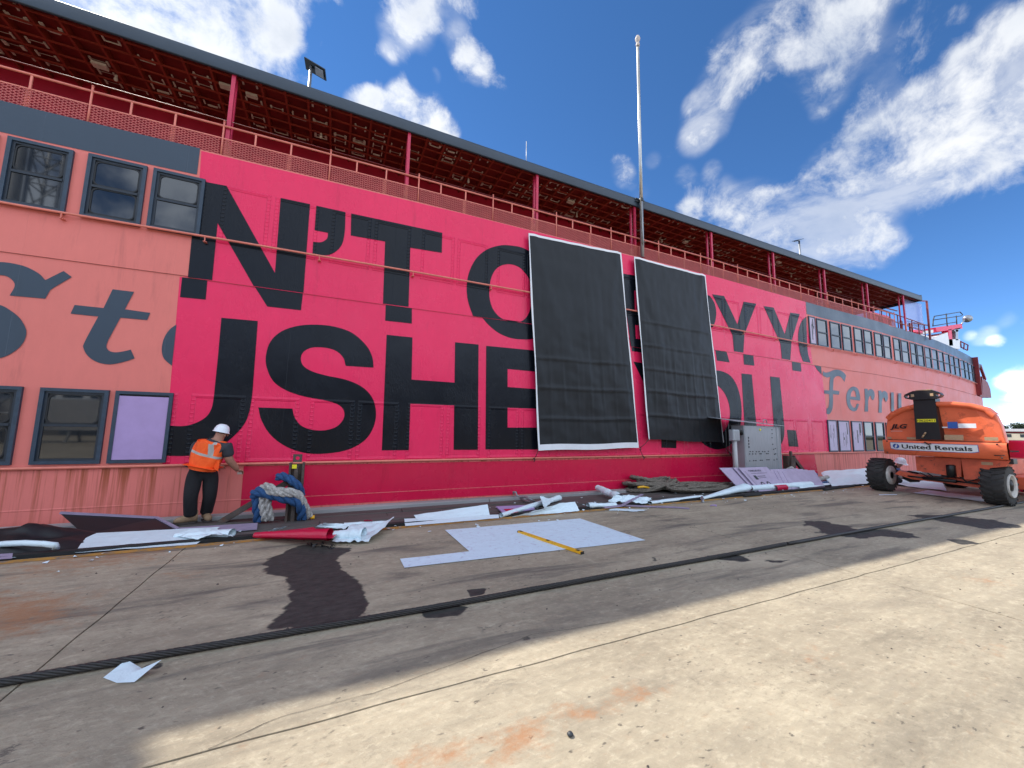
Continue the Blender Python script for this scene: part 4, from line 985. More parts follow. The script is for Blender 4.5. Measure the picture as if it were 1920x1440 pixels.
# --- left heap: black plastic, foam boards, white sheets
g2 = lambda a_, b_, z=.0: G(a_/5.333, 930+b_/5.333, z)
def heap(name, x0, x1, y0, y1, hts, mat, label, cat, seed, rough_=.12):
    mb = MB()
    def f(u, v):
        x_ = x0+(x1-x0)*u; y_ = y0+(y1-y0)*v
        h = np.interp(u, [q[0] for q in hts], [q[1] for q in hts])*math.sin(min(1, v*1.0)*math.pi)**.7
        h += rough_*(vnoise((x_*2.2, y_*3, seed)) + .6*abs(vnoise((x_*5, y_*5, seed+3))))*math.sin(v*math.pi)*math.sin(u*math.pi)**.4
        return (x_+.05*vnoise((u*6, v*6, seed)), y_+.05*vnoise((u*6, v*5, seed+7)), max(.004, h))
    mb.grid(f, 60, 30); return solo(name, mb, mat, ((x0+x1)/2, (y0+y1)/2, 0), label, cat)
heap('plastic_sheeting', -6.6, -2.75, 6.85, 7.75, [(0, .24), (.40, .24), (.585, .25), (.63, .38), (.67, .22), (.76, .18), (.81, .27), (.87, .12), (1, .01)], M['blackplas'], 'crumpled heap of black plastic sheeting below the left end of the ferry', 'plastic sheet', 3, .17)
def slabboard(p, thick, name, label, group=None, mt='lavender2', face=None, off=None):
    mb = MB().prism(p, off if off is not None else (0, 0, thick)); c = sum((Vector(q) for q in p), Vector())/len(p)
    o = solo(name, mb, M[mt], (c.x, c.y, min(q[2] for q in p)), label, 'board', group); return o
# big dark-faced board propped across the heap
bd = [P(120,968,7.55), P(290,973,7.30), P(325,992,6.95), P(165,1003,6.92)]
bd[0].z = .40; bd[1].z = .36; bd[2].z = .14; bd[3].z = .16
e = empty('propped_foam_board', (-3, 7.2, 0), 'wide black foam panel with lavender edges propped across the black plastic', 'board')
top = [P(113,963,7.92), P(293,972,7.95), G(333,993,.03), G(160,1005,.03)]
MB().prism(top, (0, .028, .012)).build('face', M['blackplas'], e)
for i_ in (0, 1): MB().bar(top[i_]+Vector((0, .0, .012)), top[i_+1]+Vector((0, .0, .012)), .04, .03).build('edge_strip', M['lavender2'], e)
slabboard([Vector((-2.55, 7.05, .012)), Vector((-.95, 7.05, .012)), Vector((-1.0, 7.42, .012)), Vector((-2.3, 7.5, .012))], .022, 'foam_board', 'flat lavender foam board on the timbers in front of the leaning worker')
hose = [g2(-60,490,.10), g2(60,478,.12), g2(250,470,.13), g2(450,480,.13), g2(555,492,.12), g2(560,520,.07)]
solo('edging_strip', MB().tube(hose, .035, 8), M['paper'], hose[2], 'curved white plastic edging lying on the black sheeting at the far left', 'strip')
slabboard([g2(-80,590,.04), g2(128,576,.04), g2(120,625,.02), g2(-80,640,.02)], .006, 'grey_sheet', 'small grey sheet at the far left of the dock edge', mt='lavender2')
sheet('white_sheet', [g7(385,266,.006), g7(1010,222,.006), Vector(g7(1132,132,.05)), Vector(g7(450,168,.05))], M['paper'], 'large flat white sheet hanging over the dock edge at the left', 'sheet', .006, 4, nu=30, nv=12)
sheet('white_sheet', [g7(888,185,.02), g7(1010,205,.02), g7(1200,190,.03), g7(1100,150,.05)], M['paper'], 'white sheet folded over itself right of the large flat sheet', 'sheet', .03, 12, lambda u, v: .05*math.sin(v*math.pi))
rolled('paper_roll', g7(905,190,.0), g7(1190,190,.0), .04, .07, M['paper'], 'half unrolled white paper roll touching the red vinyl', 'paper roll', seed=2)
# red vinyl cone and the papers round it
g3 = lambda a_, b_, z=.0: G(340+a_/4.364, 960+b_/4.364, z)
rolled('vinyl_roll', g3(600,215,.0), g3(1210,240,.0), .035, .075, M['redvinyl'], 'glossy red vinyl sheet rolled into a cone on the dock edge', 'vinyl roll', .9, .1, 3)
mb = MB(); tri_ = [g3(610,200,.06), g3(860,150,.04), g3(1080,125,.05), g3(1140,165,.05), g3(1310,148,.06), g3(1240,215,.12), g3(1180,215,.14)]
mb.add(tri_, [(0, 1, 2, 3, 4, 5, 6)]); mb2 = MB(); mb2.prism(tri_, (0, 0, .003))
solo('red_vinyl_sheet', mb2, M['redvinyl'], g3(950,180), 'flat wing of glossy red vinyl behind the red cone', 'vinyl sheet')
sheet('white_sheet', [g3(700,165,.01), g3(830,140,.01), g3(870,118,.06), g3(760,140,.05)], M['paper'], 'small white corner of paper poking up left of the red vinyl', 'paper', .01, 21)
sheet('white_sheet', [g3(1090,130,.01), g3(1330,150,.02), g3(1400,105,.06), g3(1160,100,.09)], M['paper'], 'white paper peak behind the red vinyl', 'paper', .02, 22)
sheet('white_sheet', [g3(1230,255,.02), g3(1530,260,.01), g3(1740,100,.08), g3(1400,110,.03)], M['paper'], 'torn white sheet with upturned corner right of the red cone', 'paper', .035, 23, lambda u, v: .09*max(0, u-.75)*v*4, 30, 20)
rolled('paper_roll', g3(1250,230,.0), g3(1490,235,.0), .06, .085, M['paper'], 'short white paper roll with an open end right of the red cone', 'paper roll', seed=8, squash=.8)
rolled('paper_roll', g3(1330,122,.0), g3(1670,110,.0), .035, .04, M['paper'], 'thin white paper roll behind the torn sheet', 'paper roll', seed=9)
sheet('red_vinyl_scrap', [g3(1485,95,.02), g3(1575,95,.02), g3(1560,70,.10), g3(1500,72,.08)], M['redvinyl'], 'small curled red vinyl scrap behind the white paper', 'vinyl scrap', .02, 31, nu=8, nv=8)
mb = MB()
for i in range(26):
    p = g3(random.uniform(1040,1240), random.uniform(262,310)); s_ = .05
    q = [p+Vector((random.uniform(-s_, s_), random.uniform(-s_, s_), random.uniform(.003, .05))) for _ in range(3)]; mb.add(q, [(0, 1, 2)])
for i in range(8):
    p = g3(random.uniform(1240,1380), random.uniform(272,292)); mb.add([p+Vector((random.uniform(-.05, .05), random.uniform(-.03, .03), random.uniform(.003, .03))) for _ in range(3)], [(0, 1, 2)])
o = solo('shredded_plastic', mb, M['tar'], g3(1150,285), 'tangle of shredded black plastic under the red cone', 'plastic scrap')
# --- middle: white sheets along the yellow line
g4 = lambda a_, b_, z=.0: G(740+a_/5.053, 880+b_/5.053, z)
sheet('white_sheet', [g4(240,515,.01), g4(905,455,.01), g4(880,335,.17), g4(180,437,.08)], M['paper'], 'stiff white sheet tilted against the dock edge in the middle', 'sheet', .008, 41, nu=20, nv=14)
sheet('white_sheet', [g4(100,540,.01), g4(990,465,.01), g4(985,430,.04), g4(90,470,.05)], M['paper'], 'long white strip under the tilted sheet along the yellow line', 'sheet', .006, 42, nu=40, nv=6)
slabboard([g4(960,360,.02), g4(1290,345,.02), g4(1330,380,.02), g4(1030,425,.02)], .02, 'foam_offcut', 'lavender foam offcut with a red printed square on the timbers', mt='lavender')
slabboard([g4(1030,378,.044), g4(1120,372,.044), g4(1175,405,.044), g4(1090,420,.044)], .002, 'red_patch', 'square of red vinyl stuck on the lavender offcut', mt='redvinyl')
rolled('paper_roll', g4(1010,460,.0), g4(1560,300,.0), .035, .055, M['paper'], 'long slanting white paper roll right of the tilted sheet', 'paper roll', seed=11, squash=.9)
sheet('white_sheet', [g4(1420,380,.05), g4(1500,300,.06), g4(1390,255,.22), g4(1375,262,.20)], M['paper'], 'white paper flap standing up from the slanting roll', 'paper', .015, 43, nu=12, nv=12)
sheet('white_sheet', [g4(1110,460,.01), g4(1750,400,.01), g4(1710,315,.15), g4(1340,400,.10)], M['paper'], 'wide white paper fold right of the slanting roll', 'paper', .02, 44, lambda u, v: .03*math.sin(u*3.1)*v)
# shackle on the beam
sc = g4(1140,240,.12)
solo('mooring_shackle', MB().tube([g4(1130,235,.08), g4(1125,215,.17), g4(1150,215,.17), g4(1160,250,.10), g4(1190,262,.08), g4(1240,262,.10), g4(1330,310,.05), g4(1250,300,.04), g4(1190,275,.05)], .022, 8), M['steel'], sc, 'rusty steel shackle and link on the grey beam by the hull', 'shackle')
# --- right of the middle: crumpled roll, rope heap, foam strips
g5 = lambda a_, b_, z=.0: G(1080+a_/5.647, 880+b_/5.647, z)
rolled('paper_roll', g5(230,225,.07), g5(470,345,.03), .06, .075, M['paper'], 'crumpled white paper roll rising toward the hull beside the rope heap', 'paper roll', .9, .9, 14)
sheet('white_sheet', [g5(340,360,.02), g5(760,380,.01), g5(800,320,.04), g5(430,285,.16)], M['paper'], 'crumpled white paper between the rising roll and the foam strips', 'paper', .06, 51, nu=30, nv=20)
rolled('paper_roll', g5(780,372,.0), g5(1330,300,.0), .05, .045, M['paper'], 'flattened white paper roll in front of the rope heap', 'paper roll', .55, .4, 15)
rolled('paper_roll', g5(1340,325,.0), g5(1800,235,.0), .035, .12, M['paper'], 'white paper roll flaring open toward the foam boards', 'paper roll', .7, .5, 16)
rolled('paper_roll', g5(130,415,.0), g5(420,400,.0), .06, .05, M['paper'], 'short white paper roll at the left end of the foam strips', 'paper roll', .7, .5, 17)
sheet('white_sheet', [g5(340,435,.006), g5(640,450,.006), g5(760,432,.006), g5(400,415,.01)], M['paper'], 'pointed white paper offcut on the concrete below the foam strips', 'paper', .008, 52)
def strip(pts, w, name, label):
    mb = MB()
    for i in range(len(pts)-1): mb.bar(pts[i], pts[i+1], w, .02)
    return solo(name, mb, M['lavender2'], pts[0], label, 'foam strip', 'lavender foam strips')
strip([g5(300,405,.05), g5(480,385,.06), g5(700,265,.14)], .06, 'foam_strip', 'lavender foam strip slanting up over the white paper')
strip([g5(300,375,.03), g5(700,390,.03), g5(1060,402,.02), g5(1200,415,.015)], .07, 'foam_strip', 'long lavender foam strip lying along the dock edge')
solo('tape_roll', MB().tube([g5(1335,295,.05), g5(1345,355,.0)], .03, 8), M['steel'], g5(1340,330), 'small grey tube standing at the dock edge', 'tube')
solo('foil_scrap', MB().tube([g5(1420,385,.01), g5(1450,378,.03), g5(1490,380,.02), g5(1480,390,.01)], .012, 5), M['lavender'], g5(1455,385), 'tiny shiny lavender scrap on the concrete', 'scrap')
def loops(c, n, rx, ry, r, seed, zmax, turns=1.0, base_z=.03):
    rg = random.Random(seed); path = []
    ph = rg.uniform(0, 6)
    for i in range(n):
        cx_, cy_ = rg.uniform(-.3, .3)*rx, rg.uniform(-.3, .3)*ry; sx, sy = rx*rg.uniform(.5, 1), ry*rg.uniform(.5, 1); tl = rg.uniform(-.5, .5)*zmax; zb = base_z + zmax*rg.uniform(.0, .75)*(i/n)
        for k_ in range(22):
            a_ = 2*math.pi*k_/22; path.append(Vector((c[0]+cx_+sx*math.cos(a_), c[1]+cy_+sy*math.sin(a_), max(r, zb + tl*math.sin(a_+ph)+zmax*.25))))
    # smooth
    for _ in range(2): path = [path[0]] + [(path[i-1]+path[i]*2+path[i+1])/4 for i in range(1, len(path)-1)] + [path[-1]]
    return path
rc = g5(850,225)
solo('rope_heap', ropework(loops((rc.x, rc.y+.1, 0), 19, .80, .34, .04, 4, .27), .026, 3, .20, .030, 6), M['ropegrey'], rc, 'heap of thick grey mooring rope against the hull', 'rope')
rc2 = g5(1330,240)
solo('old_rope', ropework(loops((rc2.x+.2, rc2.y+.1, 0), 13, 1.15, .28, .03, 9, .16), .020, 3, .16, .023, 6), M['ropegrey'], rc2, 'loose brown rope and netting spread right of the rope heap', 'rope')
for (a1, a2, lab) in (((655,190), (770,195), 'left yellow rope end sticking out of the rope heap'), ((990,165), (1065,160), 'right yellow rope end sticking out of the rope heap')):
    p_, q_ = P(1080+a1[0]/5.647, 880+a1[1]/5.647, 7.75), P(1080+a2[0]/5.647, 880+a2[1]/5.647, 7.75)
    solo('yellow_rope_end', MB().tube([p_, p_.lerp(q_, .5)+Vector((0, 0, .02)), q_], .028, 8), M['yellow'], p_, lab, 'rope end')
# --- grey cabinet with conduit
g6 = lambda px, py, Y: P(1330+px/6, 760+py/6, Y)
cab = empty('power_cabinet', (11.7, 7.4, 0), 'grey galvanised power cabinet with sloping hood at the dock edge', 'cabinet')
X0, X1, Yc0, Yc1, Zt = 10.93, 12.66, 7.45, 7.85, 1.80
MB().cbox((X0, Yc0, .12), (X1, Yc1, Zt), .012).build('case', M['cabinet'], cab)
MB().prism([(X0-.62, Yc0-.12, Zt+.115), (X1+.06, Yc0-.10, Zt+.012), (X1+.06, Yc1+.35, Zt+.13), (X0-.62, Yc1+.30, Zt+.235)], (0, 0, .012)).build('hood', M['cabinet'], cab)
for xv in (X0+.04, X1-.20, X1-.04): MB().box((xv-.012, Yc0-.012, .14), (xv+.012, Yc0+.001, Zt-.01)).build('seam', M['cabinet'], cab)
sl_ = MB()
rs_ = random.Random(2)
for (zx, zy) in [(460,520),(490,520),(530,522),(560,520),(600,520),(625,520),(665,518),(455,547),(490,547),(522,547),(570,545),(585,545),(645,543),(662,543),(455,625),(500,622),(525,622),(575,618),(595,618),(650,612),(672,612),(705,275),(708,318),(706,365),(714,438),(725,495),(745,485),(735,550),(748,545),(730,615),(760,605)]:
    p_ = g6(zx, zy, Yc0-.006); sl_.box((p_.x-.022, Yc0-.008, p_.z-.014), (p_.x+.022, Yc0-.002, p_.z+.014))
sl_.build('louvre_holes', M['dkmetal'], cab, 'stuff')
p_ = g6(573, 275, Yc0-.006); MB().lathe([(0, -.008), (.036, -.008), (.036, 0)], (p_.x, Yc0-.001, p_.z), axis='y', n=14).build('sticker', M['decalyel'], cab)
MB().tube([(X0+.75, Yc0-.1, Zt+.10), (X0+.78, Yc0-.1, Zt+.19), (X0+.9, Yc0-.1, Zt+.18), (X0+.93, Yc0-.1, Zt+.09)], .014, 6).build('lifting_eye', M['steel'], cab)
MB().box((X0-.0, Yc0-.006, .7), (X0+.16, Yc0-.001, Zt-.05)).build('hinge_plate', M['cabinet'], cab)
hg = MB()
for k_ in range(4): hg.box((X0+.16, Yc0-.02, Zt-.38-.09*k_), (X0+.185, Yc0-.001, Zt-.33-.09*k_))
hg.build('hinge', M['dkmetal'], cab)
cp = empty('conduit_riser', (10.55, 7.5, 0), 'grey conduit pipe with a junction box left of the cabinet', 'conduit')
MB().tube([(10.60, 7.5, 0), (10.57, 7.5, 1.36)], .055, 12).build('pipe', M['pvc'], cp)
MB().cbox((10.44, 7.42, 1.34), (10.72, 7.60, 1.68), .04).build('junction_box', M['cabinet'], cp)
MB().tube([(10.70, 7.5, 1.62), (10.86, 7.5, 1.62), (10.92, 7.52, 1.55)], .05, 10).build('elbow', M['rubber'], cp)
# lavender boards leaning in front of the cabinet
def lean(x0, x1, yb, z1, dxt, dyt, label, th=.025):
    pb = [Vector((x0, yb, .01)), Vector((x1, yb, .01)), Vector((x1+dxt, yb+dyt, z1)), Vector((x0+dxt, yb+dyt, z1+.01))]
    o = solo('foam_board', MB().prism(pb, (0, th, 0)), M['lavender3'], (x0, yb, 0), label, 'board', 'lavender foam boards leaning by the cabinet'); return pb, o
lean(10.05, 10.75, 6.98, .60, -.30, .42, 'leftmost lavender foam board leaning against the conduit pipe')
pbt, ob = lean(10.60, 11.85, 6.88, .60, -.22, .40, 'printed lavender foam board leaning in front of the cabinet')
lean(10.50, 10.9, 6.93, .60, -.25, .42, 'foam board edge showing behind the printed board')
for k_, (xa, xb) in enumerate(((11.55, 12.9), (11.68, 13.1), (11.80, 13.3), (11.98, 13.6))):
    lean(xa, xb, 6.90-.03*k_, .52-.02*k_, .18, .36, ['rearmost board of the tilted lavender stack', 'third board from the front of the tilted lavender stack', 'second board from the front of the tilted lavender stack', 'front board of the tilted lavender stack right of the printed one'][k_])
def textmesh(body, size, bold=.0, shear=0.0):
    cu = bpy.data.curves.new('text', 'FONT'); cu.body = body; cu.size = size; cu.offset = bold; cu.shear = shear; cu.resolution_u = 3
    ob_ = bpy.data.objects.new('text', cu); COL.objects.link(ob_); bpy.context.view_layer.update()
    me = bpy.data.meshes.new_from_object(ob_.evaluated_get(bpy.context.evaluated_depsgraph_get())); bpy.data.objects.remove(ob_); me.materials.clear(); return me
def text_on(name, body, origin, ux, uy, height, width, mat, parent, bold=.0, shear=0.0):
    """flat lettering in the plane of ux, uy, fitted to width x height with its lower left corner at origin"""
    me = textmesh(body, 1.0, bold, shear); co = np.array([v.co[:] for v in me.vertices]); mn = co.min(0); mx = co.max(0)
    ux = Vector(ux).normalized(); uy = Vector(uy).normalized(); off = wloc(parent)
    for v in me.vertices:
        a_ = (v.co.x-mn[0])/(mx[0]-mn[0])*width; b_ = (v.co.y-mn[1])/(mx[1]-mn[1])*height; q = Vector(origin)+ux*a_+uy*b_-off; v.co = q
    return link(name, me, mat, parent)
uyb = (pbt[3]-pbt[0]).normalized(); nrm_b = Vector((1, 0, 0)).cross(uyb).normalized()*(1); nb = nrm_b if nrm_b.y < 0 else -nrm_b
Ob = pbt[0] + nb*.004
text_on('print', 'FOAMULAR NGX', Ob+Vector((.28, 0, 0))+uyb*.61, (1, 0, 0), uyb, .06, .55, M['decalink'], ob, .01)
for (a_, b_, w_, h_) in ((.30, .36, .12, .13), (.46, .45, .35, .018), (.46, .40, .33, .012), (.30, .55, .7, .008), (.12, .05, .01, .6)): MB().add([Ob+Vector((a_, 0, 0))+uyb*b_, Ob+Vector((a_+w_, 0, 0))+uyb*b_, Ob+Vector((a_+w_, 0, 0))+uyb*(b_+h_), Ob+Vector((a_, 0, 0))+uyb*(b_+h_)], [(0, 1, 2, 3)]).build('print_mark', M['decalink'], ob)
for cx_ in (.42, .68):
    mk_ = MB(); k0 = 20; pts_ = []
    for rr in (.085, .05):
        for q in range(k0): pts_.append(Ob+Vector((cx_+rr*math.cos(2*math.pi*q/k0), 0, 0))+uyb*(.20+rr*math.sin(2*math.pi*q/k0)))
    mk_.add(pts_, [(q, (q+1) % k0, k0+(q+1) % k0, k0+q) for q in range(k0-4)]); mk_.build('print_mark', M['decalink'], ob)
# rolls at the boards' feet and paper towards the lift
rolled('paper_roll', G(1406,922,.0), G(1520,914,.0), .08, .085, M['paper'], 'fat white vinyl roll with a red band in front of the foam boards', 'vinyl roll', .8, .1, 61)
ra_, rb_ = G(1452,920,.0), G(1472,918,.0)
solo('red_band', MB().tube([ra_+Vector((0, -.01, .066)), rb_+Vector((0, -.01, .066))], .083, 20, cap=False), M['redvinyl'], ra_, 'red band round the fat white vinyl roll', 'vinyl band')
sheet('white_sheet', [G(1500,918,.02), G(1640,902,.02), G(1560,900,.03), G(1490,908,.08)], M['paper'], 'crumpled white sheet between the banded roll and the lift', 'sheet', .05, 62)
sheet('white_sheet', [G(1560,914,.01), G(1650,907,.02), Vector((18.5, 7.7, .25)), Vector((15.3, 7.75, .22))], M['paper'], 'raised white sheet against the hull left of the lift', 'sheet', .05, 63, lambda u, v: .10*math.sin(v*2.4)*math.sin(min(1, u*3)*1.5), 30, 20)
sheet('white_sheet', [G(1640,905,.01), G(1775,922,.01), Vector((19, 6.0, .03)), Vector((17.3, 7.4, .05))], M['paper'], 'wide white sheet spread on the dock under the lift', 'sheet', .03, 64)
sheet('white_sheet', [G(1712,925,.01), G(1850,942,.01), G(1840,932,.02), G(1740,920,.02)], M['paper'], 'narrow white sheet on the dock between the lift wheels', 'sheet', .02, 65)
sheet('white_strip', [G(1648,928.5,.006), G(1682,928,.006), G(1682,926.5,.006), G(1648,927,.006)], M['paper'], 'thin white strip on the concrete by the left wheel', 'strip', .003, 66, nu=8, nv=3)
solo('dark_pipe', MB().tube([G(1395,930,.03), G(1426,927,.03)], .035, 8), M['rubber'], G(1410,928), 'short black pipe end left of the fat banded roll', 'pipe')
solo('dark_pipe', MB().tube([G(1545,918,.03), G(1600,911,.03)], .04, 8), M['rubber'], G(1570,914), 'black pipe lying by the raised white sheet near the lift', 'pipe')
solo('cardboard_core', MB().tube([G(1402,918,.05), G(1415,917,.05)], .045, 12, cap=False), M['decaltan'], G(1408,918), 'cardboard core inside the end of the fat white roll', 'core')
# --- mooring frame with ropes
mf = empty('mooring_post', (-.57, 7.62, 0), 'rusty steel mooring post with a slanting brace and padeye beside the worker', 'mooring post')
pX = lambda px, py, Y=7.62: P(px, py, Y)
xL, xR = pX(537,940).x, pX(566,940).x; zt = pX(550,868).z
MB().box((xL, 7.58, -.02), (xL+.035, 7.74, zt)).box((xR-.035, 7.58, -.02), (xR, 7.74, zt)).box((xL+.035, 7.66, -.02), (xR-.035, 7.69, zt-.02)).build('post', M['rusty'], mf)
MB().box(((xL+xR)/2-.03, 7.55, -.02), ((xL+xR)/2+.025, 7.60, zt-.05)).build('stiffener', M['rusty'], mf)
pe = MB(); cx_, cz_ = (xL+xR)/2, zt+.02; k0 = 16
po_ = [(cx_-.07, zt-.05), (cx_+.07, zt-.05), (cx_+.07, zt+.12), (cx_-.07, zt+.12)]
o8 = []; i8 = []
for q in range(k0):
    a_ = 2*math.pi*q/k0; m_ = max(abs(math.cos(a_)), abs(math.sin(a_))); o8.append((cx_+.068*math.cos(a_)/m_, cz_+.06+.065*math.sin(a_)/m_)); i8.append((cx_+.032*math.cos(a_), cz_+.06+.032*math.sin(a_)))
vv = [(x_, 7.60, z_) for x_, z_ in o8+i8] + [(x_, 7.65, z_) for x_, z_ in o8+i8]
fs = []
for q in range(k0):
    r_ = (q+1) % k0; fs += [(q, r_, k0+r_, k0+q), (2*k0+q, 3*k0+q, 3*k0+r_, 2*k0+r_), (q, 2*k0+q, 2*k0+r_, r_), (k0+q, k0+r_, 3*k0+r_, 3*k0+q)]
pe.add(vv, fs); pe.build('padeye', M['rusty'], mf)
MB().bar(P(412,980,7.85), P(538,905,7.66), .11, .09).build('brace', M['rusty'], mf)
p_ = pX(552,875, 7.54); MB().box((p_.x-.035, 7.53, p_.z-.03), (p_.x+.035, 7.545, p_.z+.035)).build('reflector', M['decalyel'], mf)
def thick_rope(pts, r, mat, label, seed=0):
    path = []; n_ = 14
    P4 = [Vector(p) for p in pts]
    for i in range(len(P4)-1):
        p0, p1, p2, p3 = P4[max(0, i-1)], P4[i], P4[i+1], P4[min(len(P4)-1, i+2)]
        for k_ in range(n_):
            t = k_/n_; path.append(.5*((2*p1)+(p2-p0)*t+(2*p0-5*p1+4*p2-p3)*t*t+(3*p1-p0-3*p2+p3)*t**3))
    path.append(P4[-1])
    return solo('mooring_rope', ropework(path, r*.52, 3, r*7, r*.60, 7), M[mat], P4[0], label, 'rope', 'ropes on the mooring post')
rp = lambda zx, zy, Y: P(300+zx/6, 780+zy/6, Y)
thick_rope([rp(1330,690,7.60), rp(1380,675,7.50), rp(1480,725,7.46), rp(1560,800,7.50), rp(1590,900,7.66)], .062, 'ropeblue', 'thick blue rope looped over the top of the brace')
thick_rope([rp(1060,885,7.62), rp(1110,850,7.48), rp(1230,880,7.42), rp(1400,925,7.42), rp(1530,960,7.44), rp(1590,1040,7.50), rp(1600,1150,7.60)], .075, 'ropeblue', 'thick blue rope draped across the post lowest of the bundle')
thick_rope([rp(1150,815,7.56), rp(1210,790,7.42), rp(1300,840,7.38), rp(1450,850,7.38), rp(1560,890,7.42), rp(1620,1000,7.5), rp(1680,1130,7.62)], .060, 'ropewhite', 'thick dirty white rope draped above the blue one')
thick_rope([rp(1140,830,7.50), rp(1260,860,7.36), rp(1400,880,7.36), rp(1540,890,7.40), rp(1590,960,7.48)], .045, 'ropewhite', 'second white rope lying on the blue rope')
thick_rope([rp(1090,900,7.60), rp(1090,1000,7.58), rp(1105,1110,7.60), rp(1110,1180,7.62)], .070, 'ropeblue', 'blue rope end hanging left of the white ones')
thick_rope([rp(1160,900,7.52), rp(1150,1000,7.50), rp(1170,1100,7.52), rp(1180,1170,7.56)], .050, 'ropewhite', 'left white rope end hanging from the brace')
thick_rope([rp(1220,900,7.52), rp(1215,1000,7.50), rp(1235,1100,7.52), rp(1250,1165,7.56)], .050, 'ropewhite', 'right white rope end hanging from the brace')
p_ = rp(1695,1140,7.6); solo('yellow_rope_end', MB().tube([p_, p_+Vector((.06, 0, .0))], .03, 10), M['yellow'], p_, 'yellow whipping on the white rope end at the foot of the post', 'rope end')
# second mooring post by the cabinet
m2 = empty('mooring_post', (13.45, 7.6, 0), 'rusty mooring post half hidden behind the foam boards right of the cabinet', 'mooring post')
MB().box((13.25, 7.62, -.02), (13.29, 7.78, .88)).box((13.62, 7.62, -.02), (13.66, 7.78, .88)).box((13.29, 7.70, -.02), (13.62, 7.73, .86)).build('post', M['rusty'], m2)
MB().box((13.42, 7.62, .86), (13.50, 7.67, 1.02)).build('padeye', M['rusty'], m2)
MB().bar((13.42, 7.56, .82), (14.05, 7.40, .05), .10, .08).bar((13.45, 7.56, .82), (13.05, 7.40, .05), .10, .08).build('brace', M['rusty'], m2)
thick_rope([(12.95, 7.5, .30), (13.15, 7.40, .40), (13.6, 7.36, .34), (14.2, 7.40, .28), (14.5, 7.5, .26)], .055, 'ropeblue', 'thick blue rope draped over the post beside the cabinet')
thick_rope([(12.95, 7.55, .40), (13.1, 7.45, .52), (13.2, 7.45, .42), (13.3, 7.45, .30)], .045, 'ropewhite', 'white rope loop on the left of the post beside the cabinet')
thick_rope([(13.7, 7.3, .10), (14.1, 7.2, .16), (14.6, 7.25, .20), (14.9, 7.4, .16), (14.6, 7.5, .1)], .055, 'ropewhite', 'white rope coil on the timbers right of the foam boards')
thick_rope([(13.6, 7.25, .05), (14.2, 7.05, .06), (14.9, 7.1, .06), (15.2, 7.3, .06), (14.8, 7.45, .06), (14.1, 7.4, .06)], .055, 'ropeblue', 'blue rope coil on the timbers right of the foam boards')
solo('pebble', MB().lathe([(0, 0), (.014, .003), (.018, .010), (.010, .019), (0, .021)], tuple(G(1069,1380,0)), n=8), M['dkmetal'], G(1069,1380), 'single dark pebble on the sunlit concrete', 'pebble')
rp_ = random.Random(9)

# torn crumbs of paper and vinyl swept along the dock edge
rf = random.Random(77); mb = MB()
for i in range(150):
    x = rf.uniform(-4.5, 15.5); y = rf.choice((rf.gauss(6.9, .35), rf.gauss(6.25, .18))); z = .012 if y > 6.6 else .004; s_ = rf.uniform(.012, .045); k_ = rf.randint(3, 5); a0 = rf.uniform(0, 6)
    pts_ = [Vector((x+s_*rf.uniform(.5, 1.2)*math.cos(a0+2*math.pi*q/k_), y+s_*rf.uniform(.5, 1.2)*math.sin(a0+2*math.pi*q/k_), z+rf.uniform(0, .02))) for q in range(k_)]
    mb.add(pts_, [tuple(range(k_))])
fo_ = mb.build('paper_crumbs', M['paper'], None, 'stuff'); fo_['label'] = 'torn white paper crumbs scattered along the dock edge'; fo_['category'] = 'paper scraps'
mb = MB()
for i in range(120):
    x = rf.uniform(-3, 14); y = rf.uniform(.8, 6.3); s_ = rf.uniform(.004, .014)
    mb.add([(x-s_, y, .001), (x, y-s_, .001), (x+s_, y, .001), (x, y+s_, .001), (x+s_*.2, y, s_*1.1)], [(0, 1, 4), (1, 2, 4), (2, 3, 4), (3, 0, 4)])
fg = mb.build('grit', M['rusty'], None, 'stuff'); fg['label'] = 'scattered dark grit on the concrete apron'; fg['category'] = 'grit'
# ------------------------------------------------------------------ boom lift
XT = 13.9; YC = 4.43
lift = empty('boom_lift', (15.6, YC, 0), 'orange boom lift parked on the dock with its counterweight toward the camera', 'boom lift')
def bulge(y): return .16*((y-YC)/1.1)**2
# hood: arched section lofted back from the tail
prof = [(5.50, 1.47), (5.47, 1.85), (5.42, 2.08), (5.30, 2.20), (5.05, 2.33), (4.75, 2.41), (4.43, 2.445), (4.11, 2.43), (3.80, 2.37), (3.58, 2.27), (3.46, 2.10), (3.40, 1.85), (3.36, 1.47)]
def hoodsec(x, s=1.0, dz=0, grow=0.0):
    return [(x+bulge(y), YC+(y-YC)*s + (grow if y > YC else -grow), 1.47+(z-1.47)*(1+dz)+grow*.6*(1 if z > 2.0 else 0)) for y, z in prof]
mb = MB(); secs = [hoodsec(13.985, .985, -.03), hoodsec(14.02, 1.0), hoodsec(14.3, .97, .0), hoodsec(14.8, .84, -.02), hoodsec(15.4, .68, -.10), hoodsec(16.2, .48, -.25), hoodsec(16.8, .36, -.55)]
n_ = len(prof)
for q in secs: mb.v += q
for i in range(len(secs)-1):
    for j in range(n_-1): mb.f.append((i*n_+j, i*n_+j+1, (i+1)*n_+j+1, (i+1)*n_+j)); mb.sm.append(True)
mb.f.append(tuple(range(n_))); mb.sm.append(False); mb.f.append(tuple((len(secs)-1)*n_+j for j in range(n_))[::-1]); mb.sm.append(False)
hood = mb.build('hood', M['orange'], lift)
